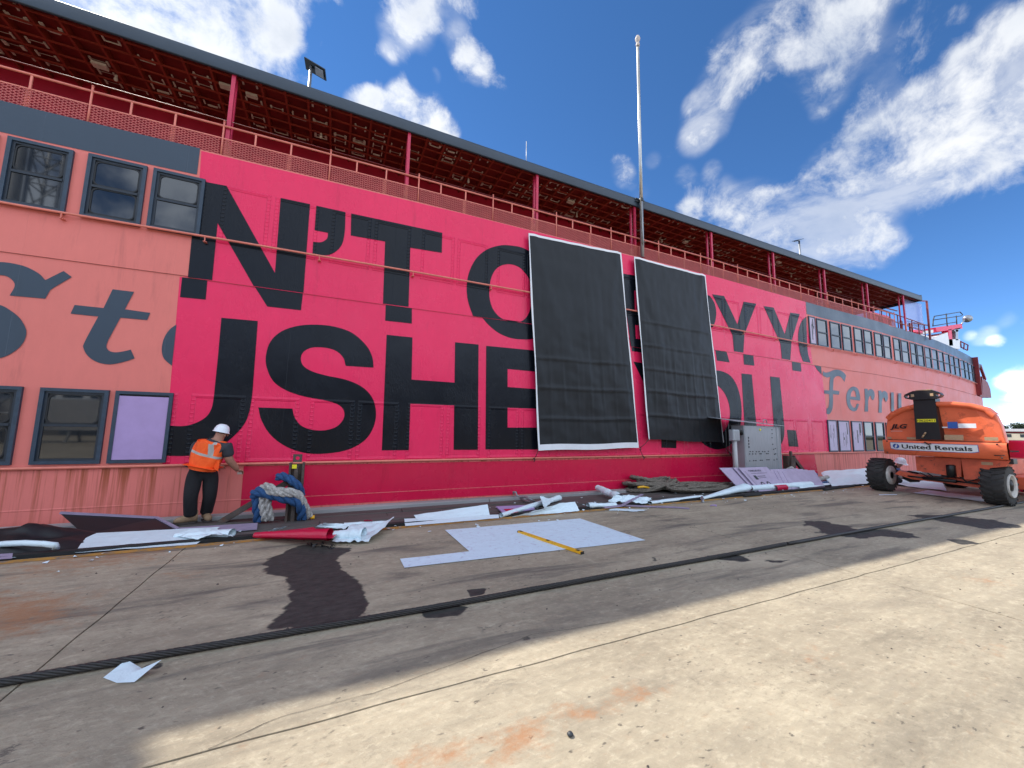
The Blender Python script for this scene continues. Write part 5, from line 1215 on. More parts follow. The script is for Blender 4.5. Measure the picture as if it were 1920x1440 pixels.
# moulded lip round the arch
lip = MB(); L0 = prof[2:11]
def lipat(k, y, z):
    ny, nz = (y-YC), (z-1.2); l = math.hypot(ny*.5, nz); ny, nz = ny*.5/l, nz/l
    o = [(0.0, -.105), (-.085, -.075), (-.10, -.02), (-.07, .018), (.02, .03), (.25, .02)][k]
    return (13.985+bulge(y)+o[0], y+ny*o[1], z+nz*o[1])
yy_ = []
for i in range(len(L0)-1):
    for t in (0, .33, .66): yy_.append((L0[i][0]+(L0[i+1][0]-L0[i][0])*t, L0[i][1]+(L0[i+1][1]-L0[i][1])*t))
yy_.append(L0[-1])
lip.grid(lambda u, v: lipat(int(round(v*5)), *yy_[int(round(u*(len(yy_)-1)))]), len(yy_)-1, 5); lip.build('hood_lip', M['orange'], lift)
for (ya, yb) in ((5.40, 4.80), (4.30, 3.44)):   # lower edge gap line
    MB().box((13.97+bulge((ya+yb)/2)-.01, yb, 1.462), (14.2, ya, 1.476)).build('shut_line', M['blackpaint'], lift)
cw = MB()
def cwf(u, v):
    y = 5.53-(5.53-3.33)*u; z = [1.07, 1.085, 1.40, 1.455, 1.462][int(round(v*4))]; o = [.10, .0, -.045, -.03, .06][int(round(v*4))]
    return (13.90+bulge(y)+o, y, z)
cw.grid(cwf, 24, 4)
cw.add([(14.15, 5.53, 1.07), (16.6, 4.85, 1.07), (16.6, 4.85, 1.462), (14.15, 5.53, 1.462), (14.15, 3.33, 1.07), (16.6, 4.02, 1.07), (16.6, 4.02, 1.462), (14.15, 3.33, 1.462)], [(0, 1, 2, 3), (4, 7, 6, 5), (0, 4, 5, 1), (3, 2, 6, 7), (1, 5, 6, 2)])
cwo = cw.build('counterweight', M['orange'], lift)
# rubber-black boom tail standing in the middle
MB().prism([(13.88, 4.79, 1.50), (13.88, 4.33, 1.50), (13.88, 4.36, 2.55), (13.88, 4.77, 2.55)], (.28, 0, 0)).build('boom_tail', M['blackpaint'], lift)
hd_ = [(4.92, 2.62), (4.90, 2.68), (4.74, 2.76), (4.38, 2.76), (4.24, 2.68), (4.21, 2.62), (4.24, 2.57), (4.36, 2.53), (4.77, 2.53), (4.89, 2.57)]
def holed(poly, holes, x0, x1):
    mb = MB(); loops_ = [poly]+holes; allp = [p for l in loops_ for p in l]
    tri = tessellate_polygon([[Vector((0, p[0], p[1])) for p in l] for l in loops_]); n2 = len(allp)
    mb.add([(x0, p[0], p[1]) for p in allp]+[(x1, p[0], p[1]) for p in allp], [tuple(t) for t in tri]+[tuple(i+n2 for i in t[::-1]) for t in tri])
    k = 0
    for l in loops_:
        m_ = len(l); mb.add([(x0, p[0], p[1]) for p in l]+[(x1, p[0], p[1]) for p in l], [(i, (i+1) % m_, m_+(i+1) % m_, m_+i) for i in range(m_)])
    return mb
hole = lambda cy: [(cy+.042*math.cos(2*math.pi*k/14), 2.625+.042*math.sin(2*math.pi*k/14)) for k in range(14)]
holed(hd_, [hole(4.855), hole(4.275)], 13.80, 13.95).build('tail_plate', M['blackpaint'], lift)
MB().box((13.86, 4.40, 2.755), (13.95, 4.70, 2.785)).build('tail_cap', M['decaltan'], lift)
for cy in (4.745, 4.385): MB().box((13.792, cy-.03, 2.605), (13.797, cy+.03, 2.675)).build('pin_plate', M['decaltan'], lift)
MB().bar((14.6, 4.55, 1.85), (17.0, 4.75, 1.42), .36, .34).bar((17.0, 4.75, 1.42), (20.0, 4.98, 1.15), .26, .26).build('boom', M['orange'], lift)
pr = MB()
for z in (.85, 1.25, 1.75): pr.tube([(20.0, 3.3, z), (20.0, 5.5, z), (21.0, 5.5, z), (21.0, 3.3, z), (20.0, 3.3, z)], .025, 6)
for y in (3.3, 4.0, 4.8, 5.5): pr.tube([(20.0, y, .6), (20.0, y, 1.75)], .025, 6)
pr.box((19.95, 3.25, .55), (21.05, 5.55, .62)); pr.tube([(20, 3.4, 1.78), (19.9, 3.8, 1.86), (20, 4.2, 1.76)], .02, 6); pr.build('work_platform', M['darkred'], lift)
# chassis and axle
MB().cbox((14.45, 3.75, .62), (17.6, 4.95, 1.02), .02).build('chassis', M['orange2'], lift)
MB().lathe([(0, 1.0), (.55, 1.0), (.55, 1.075), (0, 1.075)], (15.7, YC, 0), n=28).build('slew_ring', M['blackpaint'], lift)
MB().prism([(14.20, 4.95, 1.045), (14.20, 4.95, .66), (14.20, 4.15, .58), (14.20, 4.12, 1.045)], (.25, 0, 0)).build('tail_panel', M['orange2'], lift)
MB().prism([(14.16, 4.11, 1.055), (14.16, 4.09, .55), (14.16, 3.80, .56), (14.16, 3.66, .86), (14.16, 3.42, .92), (14.16, 3.34, 1.06)], (.4, 0, 0)).build('wing_panel', M['orange2'], lift)
MB().lathe([(0, .60), (.085, .60), (.085, .86), (.07, .88), (0, .88)], (14.16, 4.30, 0), n=18).lathe([(0, .57), (.03, .57), (.03, .60)], (14.14, 4.30, 0), n=10).build('filter_canister', M['blackpaint'], lift)
MB().prism([(14.32, 5.45, .52), (14.32, 5.35, .62), (14.32, 5.0, .55), (14.32, 3.9, .53), (14.32, 3.6, .60), (14.32, 3.55, .50), (14.32, 3.9, .36), (14.32, 4.5, .40), (14.32, 5.1, .42)], (.25, 0, 0)).build('axle', M['orange2'], lift)
MB().tube([(14.24, 5.15, .50), (14.24, 4.85, .49)], .022, 8).tube([(14.24, 4.85, .49), (14.24, 4.25, .475)], .045, 10).tube([(14.24, 4.25, .475), (14.24, 3.85, .465)], .022, 8).build('steering_ram', M['blackpaint'], lift)
for ys in (1, -1):
    MB().lathe([(0, -.2), (.13, -.18), (.16, 0), (.10, .12), (0, .14)], (14.56, YC+ys*.80, .47), axis='y', n=16).build('hub_drive', M['blackpaint'], lift)
def wheel(x, y, side, rot=0):
    """side +1: outer face towards +Y"""
    r, w = .465, .37
    mb = MB(); sec = [(.25, -.5), (.30, -.515), (.38, -.52), (.425, -.49), (.445, -.40), (.448, 0), (.445, .40), (.425, .49), (.38, .52), (.30, .515), (.25, .5)]
    mb.lathe([(a, b*w) for a, b in sec], (x, y, r), axis='y', n=40)
    nl = 22
    for i in range(nl):
        for s_ in (1, -1):
            a0 = 2*math.pi*(i+(.5 if s_ > 0 else 0))/nl + rot
            pts_ = []
            for t_, da in ((.02, .10), (.28, .04), (.53, -.10)):
                pts_.append((a0+da, s_*t_*w))
            for k in range(2):
                (a1, y1), (a2, y2) = pts_[k], pts_[k+1]; hw = .055
                vs8 = []
                for rr in (.43, .468 if k == 0 else .462):
                    for (aa, yv) in ((a1-hw, y1), (a1+hw, y1), (a2+hw, y2), (a2-hw, y2)):
                        vs8.append((x+rr*math.cos(aa), y+yv, r+rr*math.sin(aa)))
                mb.add(vs8, [(0, 1, 2, 3), (4, 7, 6, 5), (0, 4, 5, 1), (1, 5, 6, 2), (2, 6, 7, 3), (3, 7, 4, 0)])
    wo_ = mb.build('wheel', M['tyre'], lift)
    s_ = side
    MB().lathe([(.0, s_*.09), (.07, s_*.09), (.075, s_*.12), (.10, s_*.12), (.11, s_*.05), (.19, s_*.04), (.225, s_*.12), (.235, s_*.20), (.262, s_*.225), (.268, s_*.21), (.26, s_*.10), (.26, -s_*.22), (.10, -s_*.22)], (x, y, r), axis='y', n=32).build('rim', M['rim'], wo_)
    MB().lathe([(0, -s_*.16), (.262, -s_*.17), (.262, -s_*.10)], (x, y, r), axis='y', n=28).build('rim_dark_disc', M['blackpaint'], wo_)  # black disc added to darken the inner side of the rim
    nb_ = MB()
    for k in range(8):
        a_ = 2*math.pi*k/8; nb_.lathe([(0, s_*.062), (.014, s_*.062), (.014, s_*.03)], (x+.15*math.cos(a_), y, r+.15*math.sin(a_)), axis='y', n=6)
    nb_.build('wheel_nuts', M['steel'], wo_)
wheel(14.50, 5.80, 1, .05); wheel(14.42, 3.62, -1, .13); wheel(17.9, 5.36, 1); wheel(17.9, 3.80, -1)
MB().box((17.7, 4.0, .38), (18.1, 5.2, .58)).build('axle', M['orange2'], lift)
MB().cbox((15.2, 3.36, .34), (17.6, 3.72, .64), .02).build('side_beam', M['orange2'], lift)
# decals
fx_ = lambda y: 13.86+bulge(y)-.006
def tailpoly(pts, lay=0, dx=0.0, nm='decal', mat='decalw', par=cwo, base=None):
    ys_ = [p[0] for p in pts]; y0_, y1_ = min(ys_), max(ys_); k_ = 14; mb = MB()
    # sliced so that the decal follows the bulge of the tail
    fb = base or (lambda y, z: 13.90+bulge(y)-.045*min(1, max(0, (z-1.085)/.3)))
    return mb
cwx = lambda y, z: 13.90+bulge(y)-.045*min(1, max(0, (z-1.085)/.315))
def strip_decal(y0, y1, zlo, zhi, mat, name, par, d=.006, xf=cwx, k=16):
    mb = MB(); mb.grid(lambda u, v: (xf(y0+(y1-y0)*u, zlo(u)+(zhi(u)-zlo(u))*v)-d, y0+(y1-y0)*u, zlo(u)+(zhi(u)-zlo(u))*v), k, 3, smooth=True); return mb.build(name, M[mat], par)
cl = lambda c: (lambda u: c)
strip_decal(5.355, 3.735, lambda u: 1.20+.03*max(0, 1-u*14)+.03*max(0, 1-(1-u)*14), lambda u: 1.405-.004*u-.0*u, 'decalblue', 'sign_border', cwo, .005)
strip_decal(5.345, 3.745, lambda u: 1.21+.03*max(0, 1-u*14)+.03*max(0, 1-(1-u)*14), lambda u: 1.395-.004*u, 'decalw', 'sign', cwo, .008)
def tail_text(body, y0, y1, z0, z1, mat, par, xf, d, bold=0, shear=0, name='lettering'):
    me = textmesh(body, 1.0, bold, shear)
    bm_ = bmesh.new(); bm_.from_mesh(me); bmesh.ops.triangulate(bm_, faces=bm_.faces[:]); bm_.to_mesh(me); bm_.free()
    co = np.array([v.co[:] for v in me.vertices]); mn = co.min(0); mx = co.max(0); off = wloc(par)
    for v in me.vertices:
        y = y0+(y1-y0)*(v.co.x-mn[0])/(mx[0]-mn[0]); z = z0+(z1-z0)*(v.co.y-mn[1])/(mx[1]-mn[1]); v.co = Vector((xf(y, z)-d, y, z))-off
    return link(name, me, M[mat], par)
tail_text('United Rentals', 5.10, 3.83, 1.245, 1.355, 'decalink', cwo, cwx, .012, .022)
k0 = 20; mb = MB()
for (rad, ring_) in ((.075, 0),): 
    pts_ = [(5.225+.072*math.cos(2*math.pi*q/k0), 1.302+.062*math.sin(2*math.pi*q/k0)) for q in range(k0)]; inn = [(5.225+.030*math.cos(2*math.pi*q/k0+.6), 1.302+.048*math.sin(2*math.pi*q/k0)) for q in range(k0)]
    mb.add([(cwx(y, z)-.012, y, z) for y, z in pts_+inn], [(q, (q+1) % k0, k0+(q+1) % k0, k0+q) for q in range(k0)])
mb.build('emblem', M['decalblue'], cwo)
hx = lambda y, z: 13.985+bulge(y)-.002
tail_text('JLG', 5.37, 4.98, 1.74, 1.90, 'decalink', hood, hx, .006, .045, .28)
strip_decal(5.36, 5.10, cl(1.705), cl(1.712), 'decalw', 'underline', hood, .006, hx, 4)
strip_decal(4.735, 4.385, cl(1.945), cl(2.025), 'decalyel', 'number_plate', lift, .006, lambda y, z: 13.88, 2)
tail_text('10620411', 4.73, 4.40, 1.958, 2.012, 'decalink', lift, lambda y, z: 13.88, .010, .01, name='number')
strip_decal(4.22, 4.05, cl(1.79), cl(1.95), 'decalblue', 'decal', hood, .006, hx, 3); strip_decal(4.045, 3.76, cl(1.80), cl(1.91), 'decalw', 'decal', hood, .006, hx, 4); strip_decal(4.32, 4.225, cl(1.80), cl(1.83), 'decalw', 'decal', hood, .006, hx, 2)
strip_decal(4.30, 3.98, cl(1.50), cl(1.63), 'decaltan', 'decal', hood, .006, hx, 4); strip_decal(3.66, 3.46, cl(1.51), cl(1.59), 'decaltan', 'decal', hood, .006, hx, 3); strip_decal(5.02, 4.80, cl(1.49), cl(1.55), 'decaltan', 'decal', hood, .006, hx, 3); strip_decal(5.46, 5.36, cl(1.49), cl(1.545), 'decaltan', 'decal', hood, .006, hx, 2)
for y_, z_ in ((4.66, 1.55), (4.62, 1.62)): MB().tube([(13.85, y_, z_), (13.83, y_-.04, z_+.06)], .018, 6).build('shackle_pin', M['decaltan'], lift)
strip_decal(3.78, 3.60, cl(.93), cl(1.0), 'decaltan', 'decal', lift, .006, lambda y, z: 14.155, 2)
MB().tube([(13.83, 4.62, 1.43), (13.82, 4.55, 1.38), (13.83, 4.50, 1.40)], .018, 6).build('latch', M['blackpaint'], lift)
MB().bar((13.95, 3.36, 1.18), (13.98, 3.52, 1.17), .02).bar((14.05, 3.30, 1.28), (14.1, 3.18, 1.28), .03).build('rear_lamp_bracket', M['blackpaint'], lift)
MB().cbox((14.2, 3.30, .98), (14.45, 3.38, 1.10), .01).build('hose_block', M['blackpaint'], lift)

for y_ in (5.45, 5.42, 3.42, 3.46):
    z_ = 1.12 if y_ in (5.45, 3.42) else 1.43
    MB().lathe([(0, -.012), (.018, -.012), (.018, .01)], (cwx(y_, z_)-.002, y_, z_), axis='x', n=6).build('bolt', M['dkmetal'], cwo)
for k, (y0_, y1_) in enumerate(((4.9, 4.3), (4.75, 4.2), (4.2, 3.7))):
    MB().tube([(14.22, y0_, .62), (14.16, y0_*.7+y1_*.3, .53-.02*k), (14.15, y0_*.3+y1_*.7, .55+.02*k), (14.22, y1_, .62)], .014, 6).build('hose', M['rubber'], lift)
# magenta drum beyond the lift
dc = PX(1912, 860, 19.0)
solo('drum', MB().lathe([(0, 0), (.50, 0), (.47, .06), (.44, .75), (.45, .80), (.42, 1.42), (.44, 1.47), (.40, 1.50), (0, 1.50)], (19.0, dc.y-.22, 0), n=24), M['hotpink'], (19.0, dc.y-.2, 0), 'tall magenta drum standing behind the right wheel of the lift', 'drum')

# ------------------------------------------------------------------ people
def skin(name, verts, edges, mat, parent, sub=2, root=0):
    """continuous skinned surface; verts: (point, radius)"""
    me = bpy.data.meshes.new(name+'_skeleton'); me.from_pydata([tuple(v[0]) for v in verts], edges, [])
    ob_ = bpy.data.objects.new(name, me); COL.objects.link(ob_)
    md = ob_.modifiers.new('skin', 'SKIN'); md.use_smooth_shade = True
    for i, v in enumerate(verts):
        r_ = v[1] if isinstance(v[1], tuple) else (v[1], v[1]); me.skin_vertices[0].data[i].radius = r_; me.skin_vertices[0].data[i].use_root = (i == root)
    sb = ob_.modifiers.new('sub', 'SUBSURF'); sb.levels = sub; sb.render_levels = sub
    bpy.context.view_layer.update()
    m2_ = bpy.data.meshes.new_from_object(ob_.evaluated_get(bpy.context.evaluated_depsgraph_get())); bpy.data.objects.remove(ob_)
    off = wloc(parent)
    for v in m2_.vertices: v.co -= off
    for p_ in m2_.polygons: p_.use_smooth = True
    m2_.materials.clear()
    return link(name, m2_, mat, parent)
def hivis(name, up, lo, w, side, s0):
    """orange vest with grey reflective bands at right angles to the torso axis and over one shoulder"""
    m = bpy.data.materials.new(name); m.use_nodes = True; t = m.node_tree; b = t.nodes['Principled BSDF']; n = NT(t)
    pos = n.n('ShaderNodeNewGeometry').outputs['Position']; ax = (Vector(up)-Vector(lo)); L = ax.length; ax.normalize()
    rel = n.v('SUBTRACT', pos, tuple(lo)); h = n.m('DIVIDE', n.v('DOT_PRODUCT', rel, tuple(ax)), L)
    s = n.v('DOT_PRODUCT', rel, tuple(Vector(side).normalized()))
    band = n.m('LESS_THAN', n.m('ABSOLUTE', n.m('SUBTRACT', h, .44)), .055)
    vert = n.m('MULTIPLY', n.m('LESS_THAN', n.m('ABSOLUTE', n.m('SUBTRACT', s, s0)), .028), n.m('GREATER_THAN', h, .44))
    k = n.m('MAXIMUM', band, vert)
    f = n.noise(pos, 14, 4, .6)
    c = n.mix(n.mr(f, .3, .7, 0, 1), (.90, .085, .004), (1.0, .13, .012))
    n.put(b.inputs['Base Color'], n.mix(k, c, (.42, .40, .37))); b.inputs['Roughness'].default_value = .7
    bn = n.n('ShaderNodeBump'); bn.inputs['Strength'].default_value = .5; bn.inputs['Distance'].default_value = .03; n.put(bn.inputs['Height'], n.noise(pos, 9, 4, .6)); t.links.new(bn.outputs[0], b.inputs['Normal'])
    return m
def helmet(c, axis, parent, r=.125, brimdir=(1, 0, 0)):
    axis = Vector(axis).normalized(); q = Vector((0, 0, 1)).rotation_difference(axis); mb = MB()
    mb.lathe([(0, .135), (.035, .134), (.075, .118), (.105, .085), (.122, .035), (.128, -.01), (.140, -.018), (.143, -.026), (.126, -.026), (.11, -.02)], (0, 0, 0), n=24)
    mb.add([(.085, -.09, -.022), (.165, -.075, -.034), (.19, 0, -.036), (.165, .075, -.034), (.085, .09, -.022), (.09, 0, -.018)], [(0, 1, 2, 5), (5, 2, 3, 4)])
    mb.bar((-.10, 0, .088), (.09, 0, .098), .03, .02)
    bd = math.atan2(brimdir[1], brimdir[0]); rz = Matrix.Rotation(bd, 3, 'Z')
    mb.v = [tuple(q @ (rz @ Vector(v)) * (r/.125) + Vector(c)) for v in mb.v]
    return mb.build('hard_hat', M['helmet'], parent)
def hand(parent, body_mat, wrist, fwd_, palm_up, name='hand', s=1.0, grip=.6):
    f = Vector(fwd_).normalized(); u = Vector(palm_up); u = (u-f*u.dot(f)).normalized(); sd = f.cross(u)
    W = Vector(wrist); vs = [(W, .026*s), (W+f*.045*s, (.036*s, .018*s)), (W+f*.085*s, (.038*s, .016*s))]; ed = [(0, 1), (1, 2)]
    for k, (o, l) in enumerate(((-.030, .062), (-.010, .074), (.011, .070), (.030, .055))):
        b0 = len(vs); p0 = W+f*.088*s+sd*o*s
        p1 = p0+f*l*.5*s-u*.012*s*grip; p2 = p1+f*l*.32*s-u*.035*s*grip; p3 = p2+f*l*.14*s-u*.035*s*grip
        vs += [(p0, .0095*s), (p1, .0088*s), (p2, .0080*s), (p3, .0070*s)]; ed += [(2, b0), (b0, b0+1), (b0+1, b0+2), (b0+2, b0+3)]
    b0 = len(vs); t0 = W+f*.03*s-sd*.030*s; t1 = t0+f*.035*s-sd*.028*s-u*.012*s; t2 = t1+f*.030*s-sd*.008*s-u*.015*s
    vs += [(t0, .011*s), (t1, .010*s), (t2, .0085*s)]; ed += [(1, b0), (b0, b0+1), (b0+1, b0+2)]
    return skin(name, vs, ed, body_mat, parent, 1)
# worker leaning over the rubbing rail
w1 = empty('person', (-1.85, 7.98, 0), 'worker in orange vest and black trousers leaning over the ferry rail', 'person')
hp = P(380,880,7.90); ch = P(396,838,7.86); nk = P(409,823,7.88); hdp = P(415,812,7.90)
aL, aR = P(357,968,7.90), P(386,965,8.04); aL.z = .12; aR.z = .12
hL, hR = P(367,890,7.88), P(394,890,7.94); kL, kR = P(357,930,7.80), P(394,929,7.90)
sL, sR = P(371,836,7.93), P(425,838,7.80)
eR, wR = P(429,862,7.82), P(446,881,7.98); eL, wL = P(380,862,8.12), P(405,874,8.20)
body = skin('body', [(hp, .13), (hp.lerp(ch, .5), (.13, .10)), (ch, (.15, .105)), (nk, .06), (hdp, (.080, .088)), (hdp+(hdp-nk).normalized()*.06, .07),
    (sL, .065), (eL, .050), (wL, .036), (sR, .075), (eR, .066), (wR, .046), (hL, .095), (kL, .065), (aL, .045), (hR, .095), (kR, .065), (aR, .045)],
    [(0, 1), (1, 2), (2, 3), (3, 4), (4, 5), (2, 6), (6, 7), (7, 8), (2, 9), (9, 10), (10, 11), (0, 12), (12, 13), (13, 14), (0, 15), (15, 16), (16, 17)], M['skin'], w1)
skin('trousers', [(hp.lerp(ch, .22), (.185, .16)), (hp, (.205, .18)), (hL, (.135, .14)), (hL.lerp(kL, .55), .118), (kL, .100), (kL.lerp(aL, .5), .098), (kL.lerp(aL, .85), .094), (aL+Vector((0, 0, -.01)), .098), (hR, (.135, .14)), (hR.lerp(kR, .55), .118), (kR, .100), (kR.lerp(aR, .5), .096), (kR.lerp(aR, .85), .092), (aR+Vector((0, 0, -.01)), .096)],
    [(0, 1), (1, 2), (2, 3), (3, 4), (4, 5), (5, 6), (6, 7), (1, 8), (8, 9), (9, 10), (10, 11), (11, 12), (12, 13)], M['trouser'], w1, 2, 1)
skin('shirt', [(hp+Vector((0, 0, .02)), (.20, .165)), (hp.lerp(ch, .5), (.205, .16)), (ch, (.21, .155)), (ch.lerp(nk, .7), .10), (sL, .10), (sL.lerp(eL, .7), .088), (sR, .108), (sR.lerp(eR, .40), .095), (sR.lerp(eR, .85), .092)],
    [(0, 1), (1, 2), (2, 3), (2, 4), (4, 5), (2, 6), (6, 7), (7, 8)], M['shirt'], w1, 2, 1)
lo_v = hp.lerp(ch, .30); up_v = ch.lerp(nk, .55)
M['hivis'] = hivis('hi_vis_vest', up_v, lo_v, .1, (sR-sL), .17)
skin('vest', [(lo_v+Vector((-.01, -.01, -.05)), (.265, .21)), (hp.lerp(ch, .62), (.255, .20)), (ch, (.24, .18)), (up_v, (.15, .13)), (sL.lerp(ch, .05), .115), (sR.lerp(ch, .12), .120)], [(0, 1), (1, 2), (2, 3), (2, 4), (2, 5)], M['hivis'], w1, 2, 1)
# hanging front corner of the vest
fl = MB(); c1 = P(412,868,7.70); fl.add([P(396,868,7.72), P(412,862,7.70), P(409,884,7.72), P(403,880,7.72)], [(0, 1, 2, 3)]); fl.build('vest_flap', M['hivis'], w1)
text_on('back_print', 'LV', P(392,822,7.70), (sR-sL), (ch-hp), .035, .07, M['decalink'], w1, .02)
helmet(hdp+Vector((.0, .0, .035)), (.22, .05, 1), w1, .108, (.8, .6, 0))
skin('hair', [(hdp+Vector((-.02, -.02, .0)), .092), (hdp+Vector((-.01, -.02, .03)), .092)], [(0, 1)], M['hair'], w1, 2)
for s_, (px, py) in ((1, (421, 817)),):
    p_ = P(px, py, 7.86); MB().lathe([(0, -.012), (.02, -.01), (.024, 0), (.015, .012), (0, .012)], tuple(p_), axis='x', n=10).build('ear', M['skin'], w1)
face = hdp + Vector((.075, .06, -.02)); MB().lathe([(0, .035), (.012, .03), (.018, .0), (.012, -.03), (0, -.035)], tuple(face), n=8).build('nose', M['skin'], w1)
hand(w1, M['skin'], wR, (P(455,884,8.12)-wR), (0, -.3, 1)); hand(w1, M['skin'], wL, (.2, .2, .0), (0, -.3, 1))
solo('squeegee', MB().cbox(tuple(P(449,886,8.10)-Vector((.03, .02, .03))), tuple(P(449,886,8.10)+Vector((.04, .02, .015))), .006), M['offwhite'], P(449,886,8.10), 'small white squeegee in the hand of the leaning worker', 'squeegee')
def boot(a, toe, name='boot'):
    t_ = Vector(toe).normalized(); s_ = Vector((-t_.y, t_.x, 0)); mb = MB()
    rings = [(-.09, .045, .0, .18), (-.06, .052, .0, .19), (.0, .054, .0, .19), (.06, .054, .0, .13), (.12, .056, .0, .10), (.17, .048, .0, .085), (.20, .025, .01, .06)]
    V = []
    for (d, w, z0_, z1_) in rings:
        for k in range(10):
            an = 2*math.pi*k/10; V.append(Vector((a.x, a.y, 0))+t_*d+s_*(w*math.cos(an))+Vector((0, 0, .02+(z0_+z1_)/2+(z1_-z0_)/2*math.sin(an))))
    F = []
    for i in range(len(rings)-1):
        for k in range(10): F.append((i*10+k, i*10+(k+1) % 10, (i+1)*10+(k+1) % 10, (i+1)*10+k))
    F.append(tuple(range(10))); F.append(tuple(60+k for k in range(10))); mb.add(V, F, True)
    b_ = mb.build(name, M['boot'], w1)
    MB().prism([Vector((a.x, a.y, .004))+t_*d+s_*w for d, w in ((-.095, .03), (-.06, .052), (.05, .05), (.13, .056), (.19, .03), (.21, 0), (.19, -.03), (.13, -.056), (.05, -.05), (-.06, -.052), (-.095, -.03))], (0, 0, .025)).build('sole', M['sole'], b_)
boot(aL, (-.9, -.35, 0)); boot(aR, (.25, -.5, 0))
# second worker kneeling behind the lift
kx = 16.9
w2 = empty('person', (kx, 6.35, 0), 'worker in white hard hat and blue shirt kneeling behind the lift wheel', 'person')
hd2 = PX(1689, 869, kx); nk2 = hd2+Vector((.02, .10, -.10)); ch2 = hd2+Vector((.10, .22, -.30)); hp2 = Vector((kx+.35, hd2.y+.48, .28)); kn = Vector((kx-.02, hd2.y+.05, .09)); ft = Vector((kx+.55, hd2.y+.55, .08))
sh2 = ch2+Vector((-.12, -.06, .08)); el2 = PX(1692, 884, kx-.1); wr2 = PX(1702, 890, kx-.15); wr2.z = max(wr2.z, .12)
skin('body', [(hp2, .13), (ch2, (.15, .11)), (nk2, .06), (hd2, .09), (hd2+Vector((-.03, -.02, .06)), .075), (sh2, .06), (el2, .045), (wr2, .032), (kn, .07), (ft, .05)], [(0, 1), (1, 2), (2, 3), (3, 4), (1, 5), (5, 6), (6, 7), (0, 8), (8, 9)], M['skin'], w2)
skin('shirt', [(hp2, .155), (hp2.lerp(ch2, .5), .16), (ch2, (.175, .13)), (nk2, .08), (sh2, .085), (sh2.lerp(el2, .8), .068)], [(0, 1), (1, 2), (2, 3), (2, 4), (4, 5)], M['blueshirt'], w2)
M['hivis2'] = hivis('hi_vis_vest_pale', ch2, hp2, .1, (1, 0, 0), .1)
skin('vest', [(hp2.lerp(ch2, .3), (.18, .15)), (ch2+Vector((.03, .04, 0)), (.175, .14)), (nk2+Vector((.03, .05, -.06)), .10)], [(0, 1), (1, 2)], M['hivis2'], w2)
skin('trousers', [(hp2, .15), (hp2.lerp(kn, .5), .12), (kn, .09), (kn.lerp(ft, .5), .085), (ft, .07)], [(0, 1), (1, 2), (2, 3), (3, 4)], M['trouser'], w2)
helmet(hd2+Vector((0, .0, .05)), (-.15, -.25, 1), w2, .135, (-.3, -.9, 0)); hand(w2, M['skin'], wr2, (-.3, -.5, -.2), (0, 0, 1))
skin('hair', [(hd2+Vector((.02, .03, .0)), .095), (hd2+Vector((.01, .02, .04)), .09)], [(0, 1)], M['hair'], w2, 2)

# ------------------------------------------------------------------ far shore beyond the bow
M['grass'] = mk('far_grass', (.10, .10, .05), .9, var=.3, vs=.05)
M['leaf'] = mk('tree_leaf', (.030, .048, .022), .8, var=.5, vs=.6)
M['bark'] = mk('tree_bark', (.09, .07, .055), .9)
M['shed'] = mk('brown_shed_wall', (.13, .11, .085), .8, var=.15, vs=.3)
M['tan'] = mk('tan_wall', (.50, .42, .32), .8, var=.1, vs=.3)
M['winfar'] = mk('far_window', (.02, .025, .03), .2)
structure('far_shore', MB().box((170, -120, -2.5), (900, 260, .4)), M['grass'])
def tree(x, y, h, r, label, seed):
    e = empty('tree', (x, y, .4), label, 'tree', 'trees on the far shore'); rg = random.Random(seed)
    tk = MB().tube([(x, y, .3), (x+.2, y, h*.3), (x+.1, y+.2, h*.6)], [.35, .26, .12], 8)
    blobs = []
    for i in range(9):
        a_ = rg.uniform(0, 6.28); d = rg.uniform(.1, .75)*r; q = Vector((x+d*math.cos(a_), y+d*math.sin(a_), h*rg.uniform(.45, .88))); blobs.append((q, r*rg.uniform(.32, .52)))
        tk.tube([(x, y, h*.35), q], [.14, .04], 5)
    tk.build('trunk', M['bark'], e); mb = MB()
    for q, br in blobs:
        for k in range(260):
            v = Vector((rg.gauss(0, 1), rg.gauss(0, 1), rg.gauss(0, .75))); v = v.normalized()*br*rg.uniform(.55, 1.05); c = q+v; s_ = rg.uniform(.12, .26)
            a_, b_ = Vector((rg.gauss(0, 1), rg.gauss(0, 1), rg.gauss(0, 1))).normalized()*s_, Vector((rg.gauss(0, 1), rg.gauss(0, 1), rg.gauss(0, 1))).normalized()*s_
            mb.add([c-a_, c-b_, c+a_, c+b_], [(0, 1, 2, 3)])
    mb.build('crown', M['leaf'], e, recalc=False)
for (x, y, h, r, lb, sd) in ((290, 69.5, 7.2, 3.2, 'small round tree at the left end of the far tree line beyond the bow', 1), (292, 65.2, 9.6, 3.6, 'taller dark tree right of the small round one on the far shore', 2), (300, 62.0, 10.6, 3.8, 'tallest far tree at the right edge of the picture', 3), (310, 75.0, 7.0, 3.0, 'far tree just clear of the ferry bow', 4)):
    tree(x, y, h, r, lb, sd)
sd_ = empty('far_shed', (270, 60, .4), 'low tan shed on the far shore below the trees', 'shed')
MB().box((268, 40, .4), (276, 66, 4.0)).build('wall', M['tan'], sd_)
MB().prism([(267.5, 39.5, 4.0), (267.5, 66.5, 4.0), (272, 66.5, 5.1), (272, 39.5, 5.1)], (0, 0, .15)).prism([(276.5, 39.5, 4.0), (276.5, 66.5, 4.0), (272, 66.5, 5.1), (272, 39.5, 5.1)], (0, 0, .15)).build('roof', M['greybeam'], sd_)
for k in range(6): MB().box((267.9, 42+4*k, 1.6), (268.0, 43.6+4*k, 2.9)).build('window', M['winfar'], sd_)

